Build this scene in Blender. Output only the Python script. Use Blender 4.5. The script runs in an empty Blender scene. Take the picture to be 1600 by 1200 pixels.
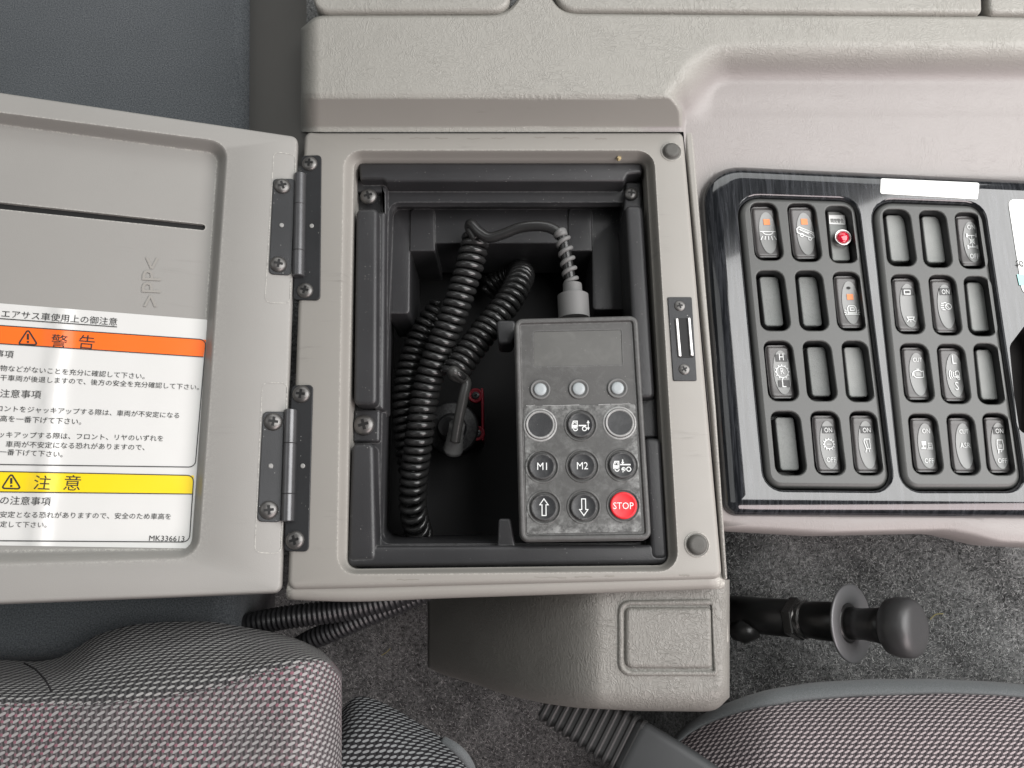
import bpy, bmesh, math, random
from mathutils import Vector, Matrix
from mathutils.geometry import delaunay_2d_cdt
from math import sin, cos, pi, radians, floor

random.seed(4)
SC = bpy.context.scene
COL = SC.collection

# ------------------------------------------------------------------ camera
TILT = radians(13.2)
DIST = 0.52
FPX = 1200.0
CAM = Vector((0, -DIST * sin(TILT), DIST * cos(TILT)))
cam_d = bpy.data.cameras.new('camera')
cam_d.sensor_width = 36.0
cam_d.lens = 36.0 * FPX / 1600.0
cam_d.clip_start = 0.01
cam_d.clip_end = 50
cam_o = bpy.data.objects.new('camera', cam_d)
cam_o.location = CAM
cam_o.rotation_euler = (TILT, 0, 0)
COL.objects.link(cam_o)
SC.camera = cam_o
RC = Matrix.Rotation(TILT, 3, 'X')

# ------------------------------------------------------------------ light
W = bpy.data.worlds.new('World')
SC.world = W
W.use_nodes = True
W.node_tree.nodes['Background'].inputs[0].default_value = (0.98, 1.0, 0.99, 1)
W.node_tree.nodes['Background'].inputs[1].default_value = 0.07


def area(name, loc, target, sx, sy, power, color):
    d = bpy.data.lights.new(name, 'AREA')
    d.shape = 'RECTANGLE'
    d.size, d.size_y = sx, sy
    d.energy = power
    d.color = color
    o = bpy.data.objects.new(name, d)
    o.location = loc
    o.rotation_euler = (Vector(target) - Vector(loc)).to_track_quat('-Z', 'Y').to_euler()
    COL.objects.link(o)
    return o


area('window_light', (0.86, 0.13, 0.95), (0.05, 0, 0), 1.0, 1.35, 24.5, (1.0, 0.995, 0.985))
area('windscreen_light', (0.3, 1.2, 0.95), (0, 0, 0), 1.6, 0.7, 7.5, (0.985, 1.0, 0.99))
area('far_window_light', (-0.85, 0.2, 1.0), (0, 0, 0), 0.8, 0.7, 1.6, (0.985, 1.0, 0.99))
area('cabin_bounce_light', (0.75, -0.8, 0.65), (0, 0, 0), 1.0, 0.5, 9.5, (1.0, 0.87, 0.87))

SC.view_settings.view_transform = 'Standard'
SC.view_settings.look = 'None'
SC.view_settings.exposure = 0.0
SC.view_settings.gamma = 1.0
SC.view_settings.use_curve_mapping = False


# ------------------------------------------------------------------ surfaces: photo pixel -> point on a plane in the cab
class Frame:
    """a plane in the cab with its own (u, v, h) coordinates"""

    def __init__(self, o, ex, ey):
        self.o, self.ex, self.ey = Vector(o), Vector(ex).normalized(), Vector(ey).normalized()
        self.n = self.ex.cross(self.ey).normalized()

    def uv(self, px, py, h=0.0):
        d = RC @ Vector(((px - 800) / FPX, -(py - 600) / FPX, -1))
        t = ((self.o + self.n * h) - CAM).dot(self.n) / d.dot(self.n)
        p = CAM + d * t - self.o
        return (p.dot(self.ex), p.dot(self.ey))

    def W(self, u, v, h=0.0):
        return self.o + self.ex * u + self.ey * v + self.n * h

    def P(self, px, py, h=0.0):
        u, v = self.uv(px, py, h)
        return self.W(u, v, h)


F0 = Frame((0, 0, 0), (1, 0, 0), (0, 1, 0))


def U(px, py, z=0.0):
    return F0.P(px, py, z)


# ------------------------------------------------------------------ materials
class NT:
    def __init__(self, name):
        self.m = bpy.data.materials.new(name)
        self.m.use_nodes = True
        self.t = self.m.node_tree
        self.b = self.t.nodes['Principled BSDF']

    def new(self, typ, **kw):
        n = self.t.nodes.new(typ)
        for k, v in kw.items():
            setattr(n, k, v)
        return n

    def link(self, a, b):
        self.t.links.new(a, b)

    def put(self, sock, v):
        if hasattr(v, 'is_output'):
            self.link(v, sock)
        else:
            sock.default_value = v

    def math(self, op, a, b=0.0, c=0.0, clamp=False):
        n = self.new('ShaderNodeMath', operation=op, use_clamp=clamp)
        self.put(n.inputs[0], a)
        self.put(n.inputs[1], b)
        self.put(n.inputs[2], c)
        return n.outputs[0]

    def coords(self, kind='Object', scale=(1, 1, 1), rot=(0, 0, 0)):
        c = self.new('ShaderNodeTexCoord')
        mp = self.new('ShaderNodeMapping')
        mp.inputs['Scale'].default_value = scale
        mp.inputs['Rotation'].default_value = rot
        self.link(c.outputs[kind], mp.inputs[0])
        return mp.outputs[0]

    def noise(self, co, scale, detail=3.0, rough=0.55, dist=0.0):
        n = self.new('ShaderNodeTexNoise')
        self.link(co, n.inputs['Vector'])
        n.inputs['Scale'].default_value = scale
        n.inputs['Detail'].default_value = detail
        n.inputs['Roughness'].default_value = rough
        n.inputs['Distortion'].default_value = dist
        return n.outputs['Fac']

    def ramp(self, f, p0, p1, c0=(0, 0, 0, 1), c1=(1, 1, 1, 1)):
        r = self.new('ShaderNodeValToRGB')
        self.link(f, r.inputs[0])
        r.color_ramp.elements[0].position = p0
        r.color_ramp.elements[1].position = p1
        r.color_ramp.elements[0].color = c0
        r.color_ramp.elements[1].color = c1
        return r.outputs[0]

    def mix(self, f, a, b):
        n = self.new('ShaderNodeMix', data_type='RGBA')
        self.put(n.inputs[0], f)
        self.put(n.inputs[6], a)
        self.put(n.inputs[7], b)
        return n.outputs[2]

    def bump(self, h, strength, dist, prev=None):
        n = self.new('ShaderNodeBump')
        n.inputs['Strength'].default_value = strength
        n.inputs['Distance'].default_value = dist
        self.link(h, n.inputs['Height'])
        if prev is not None:
            self.link(prev, n.inputs['Normal'])
        self.link(n.outputs[0], self.b.inputs['Normal'])
        return n.outputs[0]


def rgba(c):
    return (c[0], c[1], c[2], 1)


def plain(name, col, rough=0.5, metal=0.0, coat=0.0, spec=0.5, grain=0.0, gscale=2500, emit=0.0, var=0.0):
    t = NT(name)
    b = t.b
    b.inputs['Base Color'].default_value = rgba(col)
    b.inputs['Roughness'].default_value = rough
    b.inputs['Metallic'].default_value = metal
    b.inputs['Coat Weight'].default_value = coat
    b.inputs['Coat Roughness'].default_value = 0.05
    b.inputs['Specular IOR Level'].default_value = spec
    co = t.coords()
    if grain:
        t.bump(t.noise(co, gscale, 2.0), grain, 0.0004)
    if var:
        f = t.noise(co, 60, 5.0, 0.65)
        t.link(t.mix(f, rgba([x * (1 - var) for x in col]), rgba([min(1, x * (1 + var)) for x in col])), b.inputs['Base Color'])
    return t.m


def console_plastic(name, col, wrinkle, rough=0.5, marks=0.0, soft=None, wear_glint=False):
    t = NT(name)
    co = t.coords()
    big = t.noise(co, 14, 4.0, 0.6)
    c = t.mix(t.ramp(big, 0.35, 0.7), rgba([x * 0.98 for x in col]), rgba([x * 1.02 for x in col]))
    if marks:
        s = t.noise(t.coords(scale=(14, 160, 14)), 1.0, 4.0, 0.7)
        area_ = t.ramp(t.noise(co, 22, 3.0), 0.52, 0.66)
        msk = t.math('MULTIPLY', t.ramp(s, 0.58, 0.72), area_)
        c = t.mix(t.math('MULTIPLY', msk, marks), c, rgba([x * 0.35 for x in col]))
    sf = None
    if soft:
        # skin smoother in the scoop; its pink bounce light is put into the colour
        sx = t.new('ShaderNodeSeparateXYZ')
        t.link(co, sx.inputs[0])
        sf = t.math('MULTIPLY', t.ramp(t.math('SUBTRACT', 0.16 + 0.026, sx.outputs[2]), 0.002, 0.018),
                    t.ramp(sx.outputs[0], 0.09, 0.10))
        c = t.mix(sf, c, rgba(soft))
    if wear_glint:
        bv = t.new('ShaderNodeBevel', samples=4)
        bv.inputs['Radius'].default_value = 0.0022
        gm = t.new('ShaderNodeNewGeometry')
        dp = t.new('ShaderNodeVectorMath', operation='DOT_PRODUCT')
        t.link(bv.outputs[0], dp.inputs[0])
        t.link(gm.outputs['True Normal'], dp.inputs[1])
        em = t.math('MULTIPLY', t.ramp(t.math('SUBTRACT', 1.0, dp.outputs['Value']), 0.02, 0.12),
                    t.ramp(t.noise(co, 700, 5.0, 0.75), 0.44, 0.6))
        c = t.mix(t.math('MULTIPLY', em, 0.8), c, (0.62, 0.61, 0.56, 1))
    t.link(c, t.b.inputs['Base Color'])
    gr = t.noise(co, 9, 6.0, 0.65, 0.5)
    t.link(t.math('ADD', rough - 0.16, t.math('MULTIPLY', gr, 0.32)), t.b.inputs['Roughness'])
    t.b.inputs['Specular IOR Level'].default_value = 0.5
    fine = t.noise(co, 1500, 2.0)
    nb = t.bump(fine, 0.22, 0.0003)
    if wrinkle:
        # crinkled leather grain: curved ridge lines in patches of varying direction
        patch = t.noise(co, 40, 2.0)
        r1 = t.noise(t.coords(scale=(1.0, 0.45, 1), rot=(0, 0, 0.6)), 300, 2.0, 0.5, 1.4)
        r2 = t.noise(t.coords(scale=(0.45, 1.0, 1), rot=(0, 0, 0.35)), 300, 2.0, 0.5, 1.4)
        ln = []
        for r in (r1, r2):
            a = t.math('ABSOLUTE', t.math('SUBTRACT', r, 0.5))
            ln.append(t.math('POWER', t.math('SUBTRACT', 1.0, t.math('MULTIPLY', a, 13.0), clamp=True), 1.0))
        sel = t.ramp(patch, 0.36, 0.64)
        mx = t.new('ShaderNodeMix')
        t.put(mx.inputs[0], sel)
        t.put(mx.inputs[2], ln[0])
        t.put(mx.inputs[3], ln[1])
        amp = t.ramp(t.noise(co, 45, 3.0), 0.3, 0.65)
        h = t.math('MULTIPLY', mx.outputs[0], t.math('ADD', 0.55, t.math('MULTIPLY', amp, 0.6)))
        if sf is not None:
            h = t.math('MULTIPLY', h, t.math('SUBTRACT', 1.0, t.math('MULTIPLY', sf, 0.72)))
        t.bump(h, wrinkle, 0.0005, nb)
    return t.m


def dusty_black(name, col, rough=0.5, specks=0.5, smear=0.0, smear_col=(0.3, 0.31, 0.3), grain=0.25, coarse=90, wear_glint=0.0):
    t = NT(name)
    co = t.coords()
    v = t.new('ShaderNodeTexVoronoi')
    t.link(co, v.inputs['Vector'])
    v.inputs['Scale'].default_value = 420
    dot = t.math('LESS_THAN', v.outputs['Distance'], 0.13)
    keep = t.ramp(t.noise(co, 130, 2.0), 0.55, 0.62)
    sp = t.math('MULTIPLY', t.math('MULTIPLY', dot, keep), specks)
    c = t.mix(t.noise(co, 30, 4.0), rgba([x * 0.75 for x in col]), rgba([x * 1.3 for x in col]))
    if smear:
        sm = t.ramp(t.noise(co, coarse, 8.0, 0.72, 0.6), 0.5, 0.78)
        c = t.mix(t.math('MULTIPLY', sm, smear), c, rgba(smear_col))
    c = t.mix(sp, c, (0.4, 0.4, 0.38, 1))
    if wear_glint:
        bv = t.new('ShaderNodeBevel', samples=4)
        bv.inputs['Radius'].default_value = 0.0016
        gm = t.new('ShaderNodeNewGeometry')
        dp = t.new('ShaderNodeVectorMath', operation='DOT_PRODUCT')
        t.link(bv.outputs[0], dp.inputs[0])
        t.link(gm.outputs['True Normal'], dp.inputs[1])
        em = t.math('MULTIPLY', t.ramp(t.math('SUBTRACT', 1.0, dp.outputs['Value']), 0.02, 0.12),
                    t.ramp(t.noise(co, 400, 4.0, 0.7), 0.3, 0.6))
        c = t.mix(t.math('MULTIPLY', em, wear_glint), c, (0.30, 0.30, 0.30, 1))  # worn edges, with the rims' bright highlight mixed into the same colour
    t.link(c, t.b.inputs['Base Color'])
    t.b.inputs['Roughness'].default_value = rough
    t.bump(t.noise(co, 1800, 2.0), grain, 0.0003)
    return t.m


def weave(name, pu, pv, dark, light, dot=None, ang=0.5):
    t = NT(name)
    c = t.new('ShaderNodeTexCoord')
    # slight irregularity of the yarn
    wob = t.new('ShaderNodeTexNoise')
    t.link(c.outputs['UV'], wob.inputs['Vector'])
    wob.inputs['Scale'].default_value = 60
    sx = t.new('ShaderNodeSeparateXYZ')
    t.link(c.outputs['UV'], sx.inputs[0])
    wf = t.math('MULTIPLY', t.math('SUBTRACT', wob.outputs['Fac'], 0.5), 0.7)
    u = t.math('ADD', t.math('DIVIDE', sx.outputs[0], pu), wf)
    v = t.math('ADD', t.math('DIVIDE', sx.outputs[1], pv), wf)
    row = t.math('FLOOR', v)
    off = t.math('MULTIPLY', t.math('FLOORED_MODULO', row, 2.0), 0.5)
    uu = t.math('ADD', u, off)
    fu = t.math('SUBTRACT', t.math('FRACT', uu), 0.5)
    fv = t.math('SUBTRACT', t.math('FRACT', v), 0.5)
    ar = pv / pu
    fvs = t.math('MULTIPLY', fv, ar)
    a = t.math('ADD', t.math('MULTIPLY', fu, cos(ang)), t.math('MULTIPLY', fvs, sin(ang)))
    b = t.math('SUBTRACT', t.math('MULTIPLY', fvs, cos(ang)), t.math('MULTIPLY', fu, sin(ang)))
    e = t.math('ADD', t.math('POWER', t.math('ABSOLUTE', t.math('DIVIDE', a, 0.48)), 4.0),
               t.math('POWER', t.math('ABSOLUTE', t.math('DIVIDE', b, 0.185)), 2.0))
    mask = t.ramp(t.math('SUBTRACT', 1.0, e), 0.0, 0.55)
    yarn = t.noise(c.outputs['UV'], 5000, 2.0)
    lt = t.mix(yarn, rgba([x * 0.6 for x in light]), rgba([x * 1.25 for x in light]))
    # threads running the other way between the light floats
    warp = t.ramp(t.math('ABSOLUTE', t.math('SUBTRACT', t.math('FRACT', t.math('MULTIPLY', u, 2.0)), 0.5)), 0.1, 0.5)
    dk = t.mix(warp, rgba(dark), rgba([x * 3.2 for x in dark]))
    colr = t.mix(mask, dk, lt)
    if dot:
        gx = t.math('SUBTRACT', t.math('ABSOLUTE', fu), 0.42)
        dd = t.math('ADD', t.math('POWER', t.math('DIVIDE', gx, 0.10), 2.0),
                    t.math('POWER', t.math('DIVIDE', t.math('ADD', fv, 0.1), 0.3), 2.0))
        dm = t.ramp(t.math('SUBTRACT', 1.0, dd), 0.0, 0.5)
        rnd = t.ramp(t.noise(c.outputs['UV'], 14, 2.0), 0.36, 0.6)
        colr = t.mix(t.math('MULTIPLY', dm, rnd), colr, rgba(dot))
    t.link(colr, t.b.inputs['Base Color'])
    t.b.inputs['Roughness'].default_value = 0.85
    t.b.inputs['Specular IOR Level'].default_value = 0.2
    t.bump(t.math('ADD', mask, t.math('MULTIPLY', yarn, 0.3)), 0.7, 0.0012)
    return t.m


def cloth(name, c0, c1, scale=900, bump=0.5):
    t = NT(name)
    co = t.coords()
    f = t.noise(co, scale, 3.0, 0.7)
    f2 = t.noise(co, 12, 3.0)
    c = t.mix(t.ramp(f, 0.35, 0.68), rgba(c0), rgba(c1))
    c = t.mix(t.math('MULTIPLY', f2, 0.35), c, rgba([x * 0.6 for x in c0]))
    t.link(c, t.b.inputs['Base Color'])
    t.b.inputs['Roughness'].default_value = 0.95
    t.b.inputs['Specular IOR Level'].default_value = 0.15
    t.b.inputs['Sheen Weight'].default_value = 0.15
    t.bump(f, bump, 0.001)
    return t.m


def carpet_mat():
    t = NT('carpet_pile')
    co = t.coords()
    f = t.noise(co, 300, 6.0, 0.8)
    g = t.noise(co, 1500, 3.0, 0.7)
    h = t.noise(co, 22, 3.0)
    mixf = t.math('ADD', t.math('MULTIPLY', f, 0.62), t.math('MULTIPLY', g, 0.38))
    c = t.mix(t.ramp(mixf, 0.40, 0.68), (0.03, 0.031, 0.031, 1), (0.52, 0.525, 0.52, 1))
    c = t.mix(t.ramp(h, 0.32, 0.68), c, t.mix(0.55, c, (0.02, 0.021, 0.022, 1)))
    t.link(c, t.b.inputs['Base Color'])
    t.b.inputs['Roughness'].default_value = 1.0
    t.b.inputs['Specular IOR Level'].default_value = 0.1
    t.bump(mixf, 0.9, 0.003)
    return t.m


def wood_black():
    t = NT('black_gloss_woodgrain')
    co = t.coords(scale=(1, 1, 1))
    st = t.noise(t.coords(scale=(420, 26, 100)), 1.0, 5.0, 0.65, 0.8)
    c = t.mix(t.ramp(st, 0.42, 0.72), (0.006, 0.007, 0.009, 1), (0.045, 0.048, 0.054, 1))
    t.link(c, t.b.inputs['Base Color'])
    t.b.inputs['Roughness'].default_value = 0.14
    t.b.inputs['Coat Weight'].default_value = 1.0
    t.b.inputs['Coat Roughness'].default_value = 0.05
    t.bump(st, 0.04, 0.0005)
    return t.m


GREY = (0.30, 0.287, 0.264)
M = {}
M['frame'] = console_plastic('grey_console_plastic', GREY, 0.0, 0.48, marks=0.55, wear_glint=True)
M['lid'] = console_plastic('grey_lid_plastic', (0.295, 0.287, 0.271), 0.0, 0.5, marks=0.12, wear_glint=True)
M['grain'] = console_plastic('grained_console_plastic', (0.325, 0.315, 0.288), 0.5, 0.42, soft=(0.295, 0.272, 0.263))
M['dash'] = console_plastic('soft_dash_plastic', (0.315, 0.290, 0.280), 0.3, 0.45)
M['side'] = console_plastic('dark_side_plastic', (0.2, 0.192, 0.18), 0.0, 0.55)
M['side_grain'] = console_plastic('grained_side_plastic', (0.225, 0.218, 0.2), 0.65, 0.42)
M['tray'] = dusty_black('black_tray_plastic', (0.031, 0.031, 0.033), 0.36, 0.55, grain=0.4, wear_glint=0.4)
M['deep'] = plain('black_tray_floor', (0.012, 0.012, 0.013), 0.7)
M['remote'] = dusty_black('remote_housing', (0.07, 0.069, 0.067), 0.45, 0.35, smear=0.2, grain=0.3, wear_glint=0.5)
M['keypad'] = dusty_black('dusty_keypad', (0.07, 0.07, 0.068), 0.45, 0.4, smear=0.8, smear_col=(0.36, 0.37, 0.36), grain=0.3, coarse=110)
def keypad_dust():
    t = NT.__new__(NT)
    t.m = M['keypad']
    t.t = t.m.node_tree
    t.b = t.t.nodes['Principled BSDF']
    root = U(910, 670, -0.035)
    a_, c_ = U(818, 632, -0.006) - root, U(1001, 833, -0.006) - root
    co = t.new('ShaderNodeTexCoord')
    sx = t.new('ShaderNodeSeparateXYZ')
    t.link(co.outputs['Object'], sx.inputs[0])
    ex = t.math('ABSOLUTE', t.math('DIVIDE', t.math('SUBTRACT', sx.outputs[0], (a_.x + c_.x) / 2), abs(c_.x - a_.x) / 2))
    ey = t.math('ABSOLUTE', t.math('DIVIDE', t.math('SUBTRACT', sx.outputs[1], (a_.y + c_.y) / 2), abs(c_.y - a_.y) / 2))
    edge = t.math('POWER', t.math('MAXIMUM', ex, ey), 5.0, clamp=True)
    n1 = t.ramp(t.noise(co.outputs['Object'], 190, 6.0, 0.7), 0.40, 0.72)
    n2 = t.ramp(t.noise(co.outputs['Object'], 60, 4.0, 0.6, 0.8), 0.42, 0.68)
    f = t.math('MULTIPLY', n1, t.math('ADD', t.math('MULTIPLY', edge, 0.7), t.math('MULTIPLY', n2, 0.28)), clamp=True)
    c = t.mix(f, (0.066, 0.066, 0.064, 1), (0.42, 0.43, 0.42, 1))
    t.link(c, t.b.inputs['Base Color'])


keypad_dust()
M['display'] = dusty_black('dull_display', (0.095, 0.095, 0.09), 0.5, 0.3, smear=0.2, smear_col=(0.24, 0.24, 0.23), grain=0.1)
M['btn'] = dusty_black('black_button', (0.022, 0.023, 0.025), 0.38, 0.15, smear=0.12)
M['btn_red'] = plain('red_stop_button', (0.72, 0.02, 0.03), 0.4)
M['ring'] = dusty_black('dusty_button_ring', (0.30, 0.30, 0.295), 0.5, 0.4, smear=0.8, smear_col=(0.62, 0.63, 0.62), coarse=220)
M['ring_dark'] = dusty_black('rubbed_button_ring', (0.045, 0.045, 0.045), 0.5, 0.4, smear=0.4, smear_col=(0.4, 0.4, 0.4), coarse=220)
M['ledgrey'] = plain('pale_lamp_lens', (0.36, 0.39, 0.40), 0.35)
M['white'] = plain('white_print', (0.82, 0.82, 0.80), 0.5)
M['print'] = plain('white_switch_print', (0.78, 0.80, 0.79), 0.45)
M['rubber'] = plain('grey_rubber', (0.15, 0.15, 0.148), 0.55, grain=0.3)
M['cord'] = plain('black_cord_vinyl', (0.022, 0.022, 0.022), 0.24, spec=0.7, grain=0.1)
M['cordgrey'] = plain('worn_cord_vinyl', (0.06, 0.06, 0.058), 0.3, grain=0.1)
M['hinge'] = dusty_black('black_hinge_steel', (0.03, 0.031, 0.033), 0.38, 0.8, grain=0.2)
M['hinge'].node_tree.nodes['Principled BSDF'].inputs['Metallic'].default_value = 0.3
M['pin'] = plain('worn_hinge_steel', (0.14, 0.14, 0.145), 0.35, metal=0.7, var=0.3)
M['screw'] = plain('black_zinc_screw', (0.16, 0.155, 0.15), 0.38, metal=0.75, var=0.3)
M['black'] = plain('black_void', (0.004, 0.004, 0.004), 0.6)
M['rivet'] = plain('pale_rivet', (0.28, 0.28, 0.27), 0.45)
M['bumper'] = plain('dark_rubber_bumper', (0.09, 0.088, 0.08), 0.55, grain=0.5, var=0.25)
M['steel'] = plain('bright_steel', (0.62, 0.61, 0.6), 0.3, metal=0.9)
M['gloss'] = wood_black()
M['insert'] = plain('satin_black_insert', (0.07, 0.072, 0.069), 0.4, spec=0.6, grain=0.12)
M['pocket'] = plain('black_pocket_wall', (0.01, 0.01, 0.011), 0.4)
M['plug'] = plain('grey_blank_plug', (0.26, 0.27, 0.26), 0.45, grain=0.5, gscale=1500, var=0.2)
M['plug_rough'] = dusty_black('worn_blank_plug', (0.2, 0.21, 0.203), 0.5, 0.2, smear=0.4, smear_col=(0.05, 0.05, 0.05), grain=0.8, coarse=500)
M['rocker'] = plain('satin_rocker', (0.075, 0.071, 0.07), 0.3, spec=0.6)
M['lens'] = plain('smoked_rocker_lens', (0.25, 0.255, 0.25), 0.26)
M['chip'] = plain('dark_print_window', (0.05, 0.05, 0.05), 0.4)
M['orange'] = plain('orange_window', (0.80, 0.25, 0.07), 0.4)
M['redlens'] = plain('red_lamp_lens', (0.55, 0.005, 0.03), 0.12, coat=1.0)
M['sticker'] = plain('white_sticker', (0.80, 0.81, 0.79), 0.35)
M['teal'] = plain('teal_print', (0.35, 0.68, 0.64), 0.5)
M['paper'] = plain('white_label', (0.67, 0.672, 0.655), 0.3, grain=0.0)
M['lorange'] = plain('label_orange', (0.92, 0.16, 0.015), 0.35)
M['lyellow'] = plain('label_yellow', (0.86, 0.64, 0.01), 0.35)
def creased(m):
    t = NT.__new__(NT)
    t.m, t.t = m, m.node_tree
    t.b = t.t.nodes['Principled BSDF']
    a_, c_ = FLID0, FLID1
    d = (c_ - a_)
    nx, ny = d.y, -d.x
    ln = math.hypot(nx, ny)
    nx, ny = nx / ln, ny / ln
    co = t.new('ShaderNodeTexCoord')
    sx = t.new('ShaderNodeSeparateXYZ')
    t.link(co.outputs['Object'], sx.inputs[0])
    dist = t.math('SUBTRACT', t.math('ADD', t.math('MULTIPLY', sx.outputs[0], nx), t.math('MULTIPLY', sx.outputs[1], ny)), a_.x * nx + a_.y * ny)
    wob = t.math('MULTIPLY', t.math('SUBTRACT', t.noise(co.outputs['Object'], 30, 3.0), 0.5), 0.006)
    h = t.math('POWER', 2.718, t.math('MULTIPLY', -1.0, t.math('POWER', t.math('DIVIDE', t.math('ADD', dist, wob), 0.006), 2.0)))
    t.bump(t.math('ADD', h, t.math('MULTIPLY', t.noise(co.outputs['Object'], 18, 2.0), 0.5)), 1.0, 0.0022)


FLID0, FLID1 = U(86, 480, 0.04), U(46, 850, 0.04)
for k_ in ('paper', 'lorange', 'lyellow'):
    creased(M[k_])
M['ink'] = plain('black_ink', (0.025, 0.025, 0.025), 0.45)
M['redpart'] = plain('red_gasket', (0.36, 0.02, 0.04), 0.4)
M['navy'] = cloth('navy_cushion_cloth', (0.062, 0.07, 0.079), (0.185, 0.197, 0.206))
M['weave'] = weave('seat_weave', 0.0050, 0.0034, (0.055, 0.049, 0.051), (0.40, 0.388, 0.386), (0.27, 0.12, 0.15), 0.5)
M['weave_side'] = weave('seat_side_weave', 0.0050, 0.0040, (0.035, 0.034, 0.035), (0.46, 0.455, 0.445), None, 0.42)
M['weave2'] = weave('bolster_weave', 0.0050, 0.0033, (0.01, 0.01, 0.011), (0.26, 0.27, 0.275), None, 0.3)
M['mesh'] = weave('mesh_weave', 0.0042, 0.0029, (0.03, 0.026, 0.028), (0.43, 0.375, 0.38), None, 0.5)
M['rim'] = cloth('grey_rim_cloth', (0.09, 0.098, 0.1), (0.17, 0.18, 0.185), 1800, 0.3)
M['seam'] = plain('dark_seam', (0.02, 0.018, 0.02), 0.9)
M['carpet'] = carpet_mat()
M['pile_dark'] = plain('dark_fibre', (0.03, 0.03, 0.031), 0.9)
M['pile_mid'] = plain('grey_fibre', (0.21, 0.212, 0.21), 0.9)
M['pile_light'] = plain('light_fibre', (0.52, 0.52, 0.51), 0.9)
M['conduit'] = plain('black_conduit', (0.025, 0.025, 0.027), 0.4)
M['knob'] = plain('black_knob', (0.05, 0.05, 0.051), 0.36, grain=0.2)
M['knobshaft'] = plain('dark_knob_shaft', (0.02, 0.02, 0.02), 0.33)
M['disc'] = plain('grey_steel_disc', (0.18, 0.18, 0.185), 0.45, metal=0.4)
M['nut'] = plain('dark_nut', (0.3, 0.295, 0.29), 0.2, metal=0.9)
M['rib'] = plain('ribbed_rubber', (0.038, 0.038, 0.038), 0.42, grain=0.3)
M['stalk'] = plain('stalk_plastic', (0.055, 0.058, 0.06), 0.5, grain=0.3)
M['straw'] = plain('dry_straw', (0.36, 0.32, 0.14), 0.8)
M['crumb'] = plain('tan_crumb', (0.45, 0.36, 0.2), 0.9)
M['vent'] = plain('brown_grey_trim', (0.22, 0.19, 0.17), 0.5)


# ------------------------------------------------------------------ things, parts
def thing(name, label, cat, loc, group=None):
    o = bpy.data.objects.new(name, None)
    o.empty_display_size = 0.02
    COL.objects.link(o)
    o.location = loc
    o['label'] = label
    o['category'] = cat
    if group:
        o['group'] = group
    return o


def worldloc(o):
    v = Vector((0, 0, 0))
    while o is not None:
        v += o.location
        o = o.parent
    return v


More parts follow.
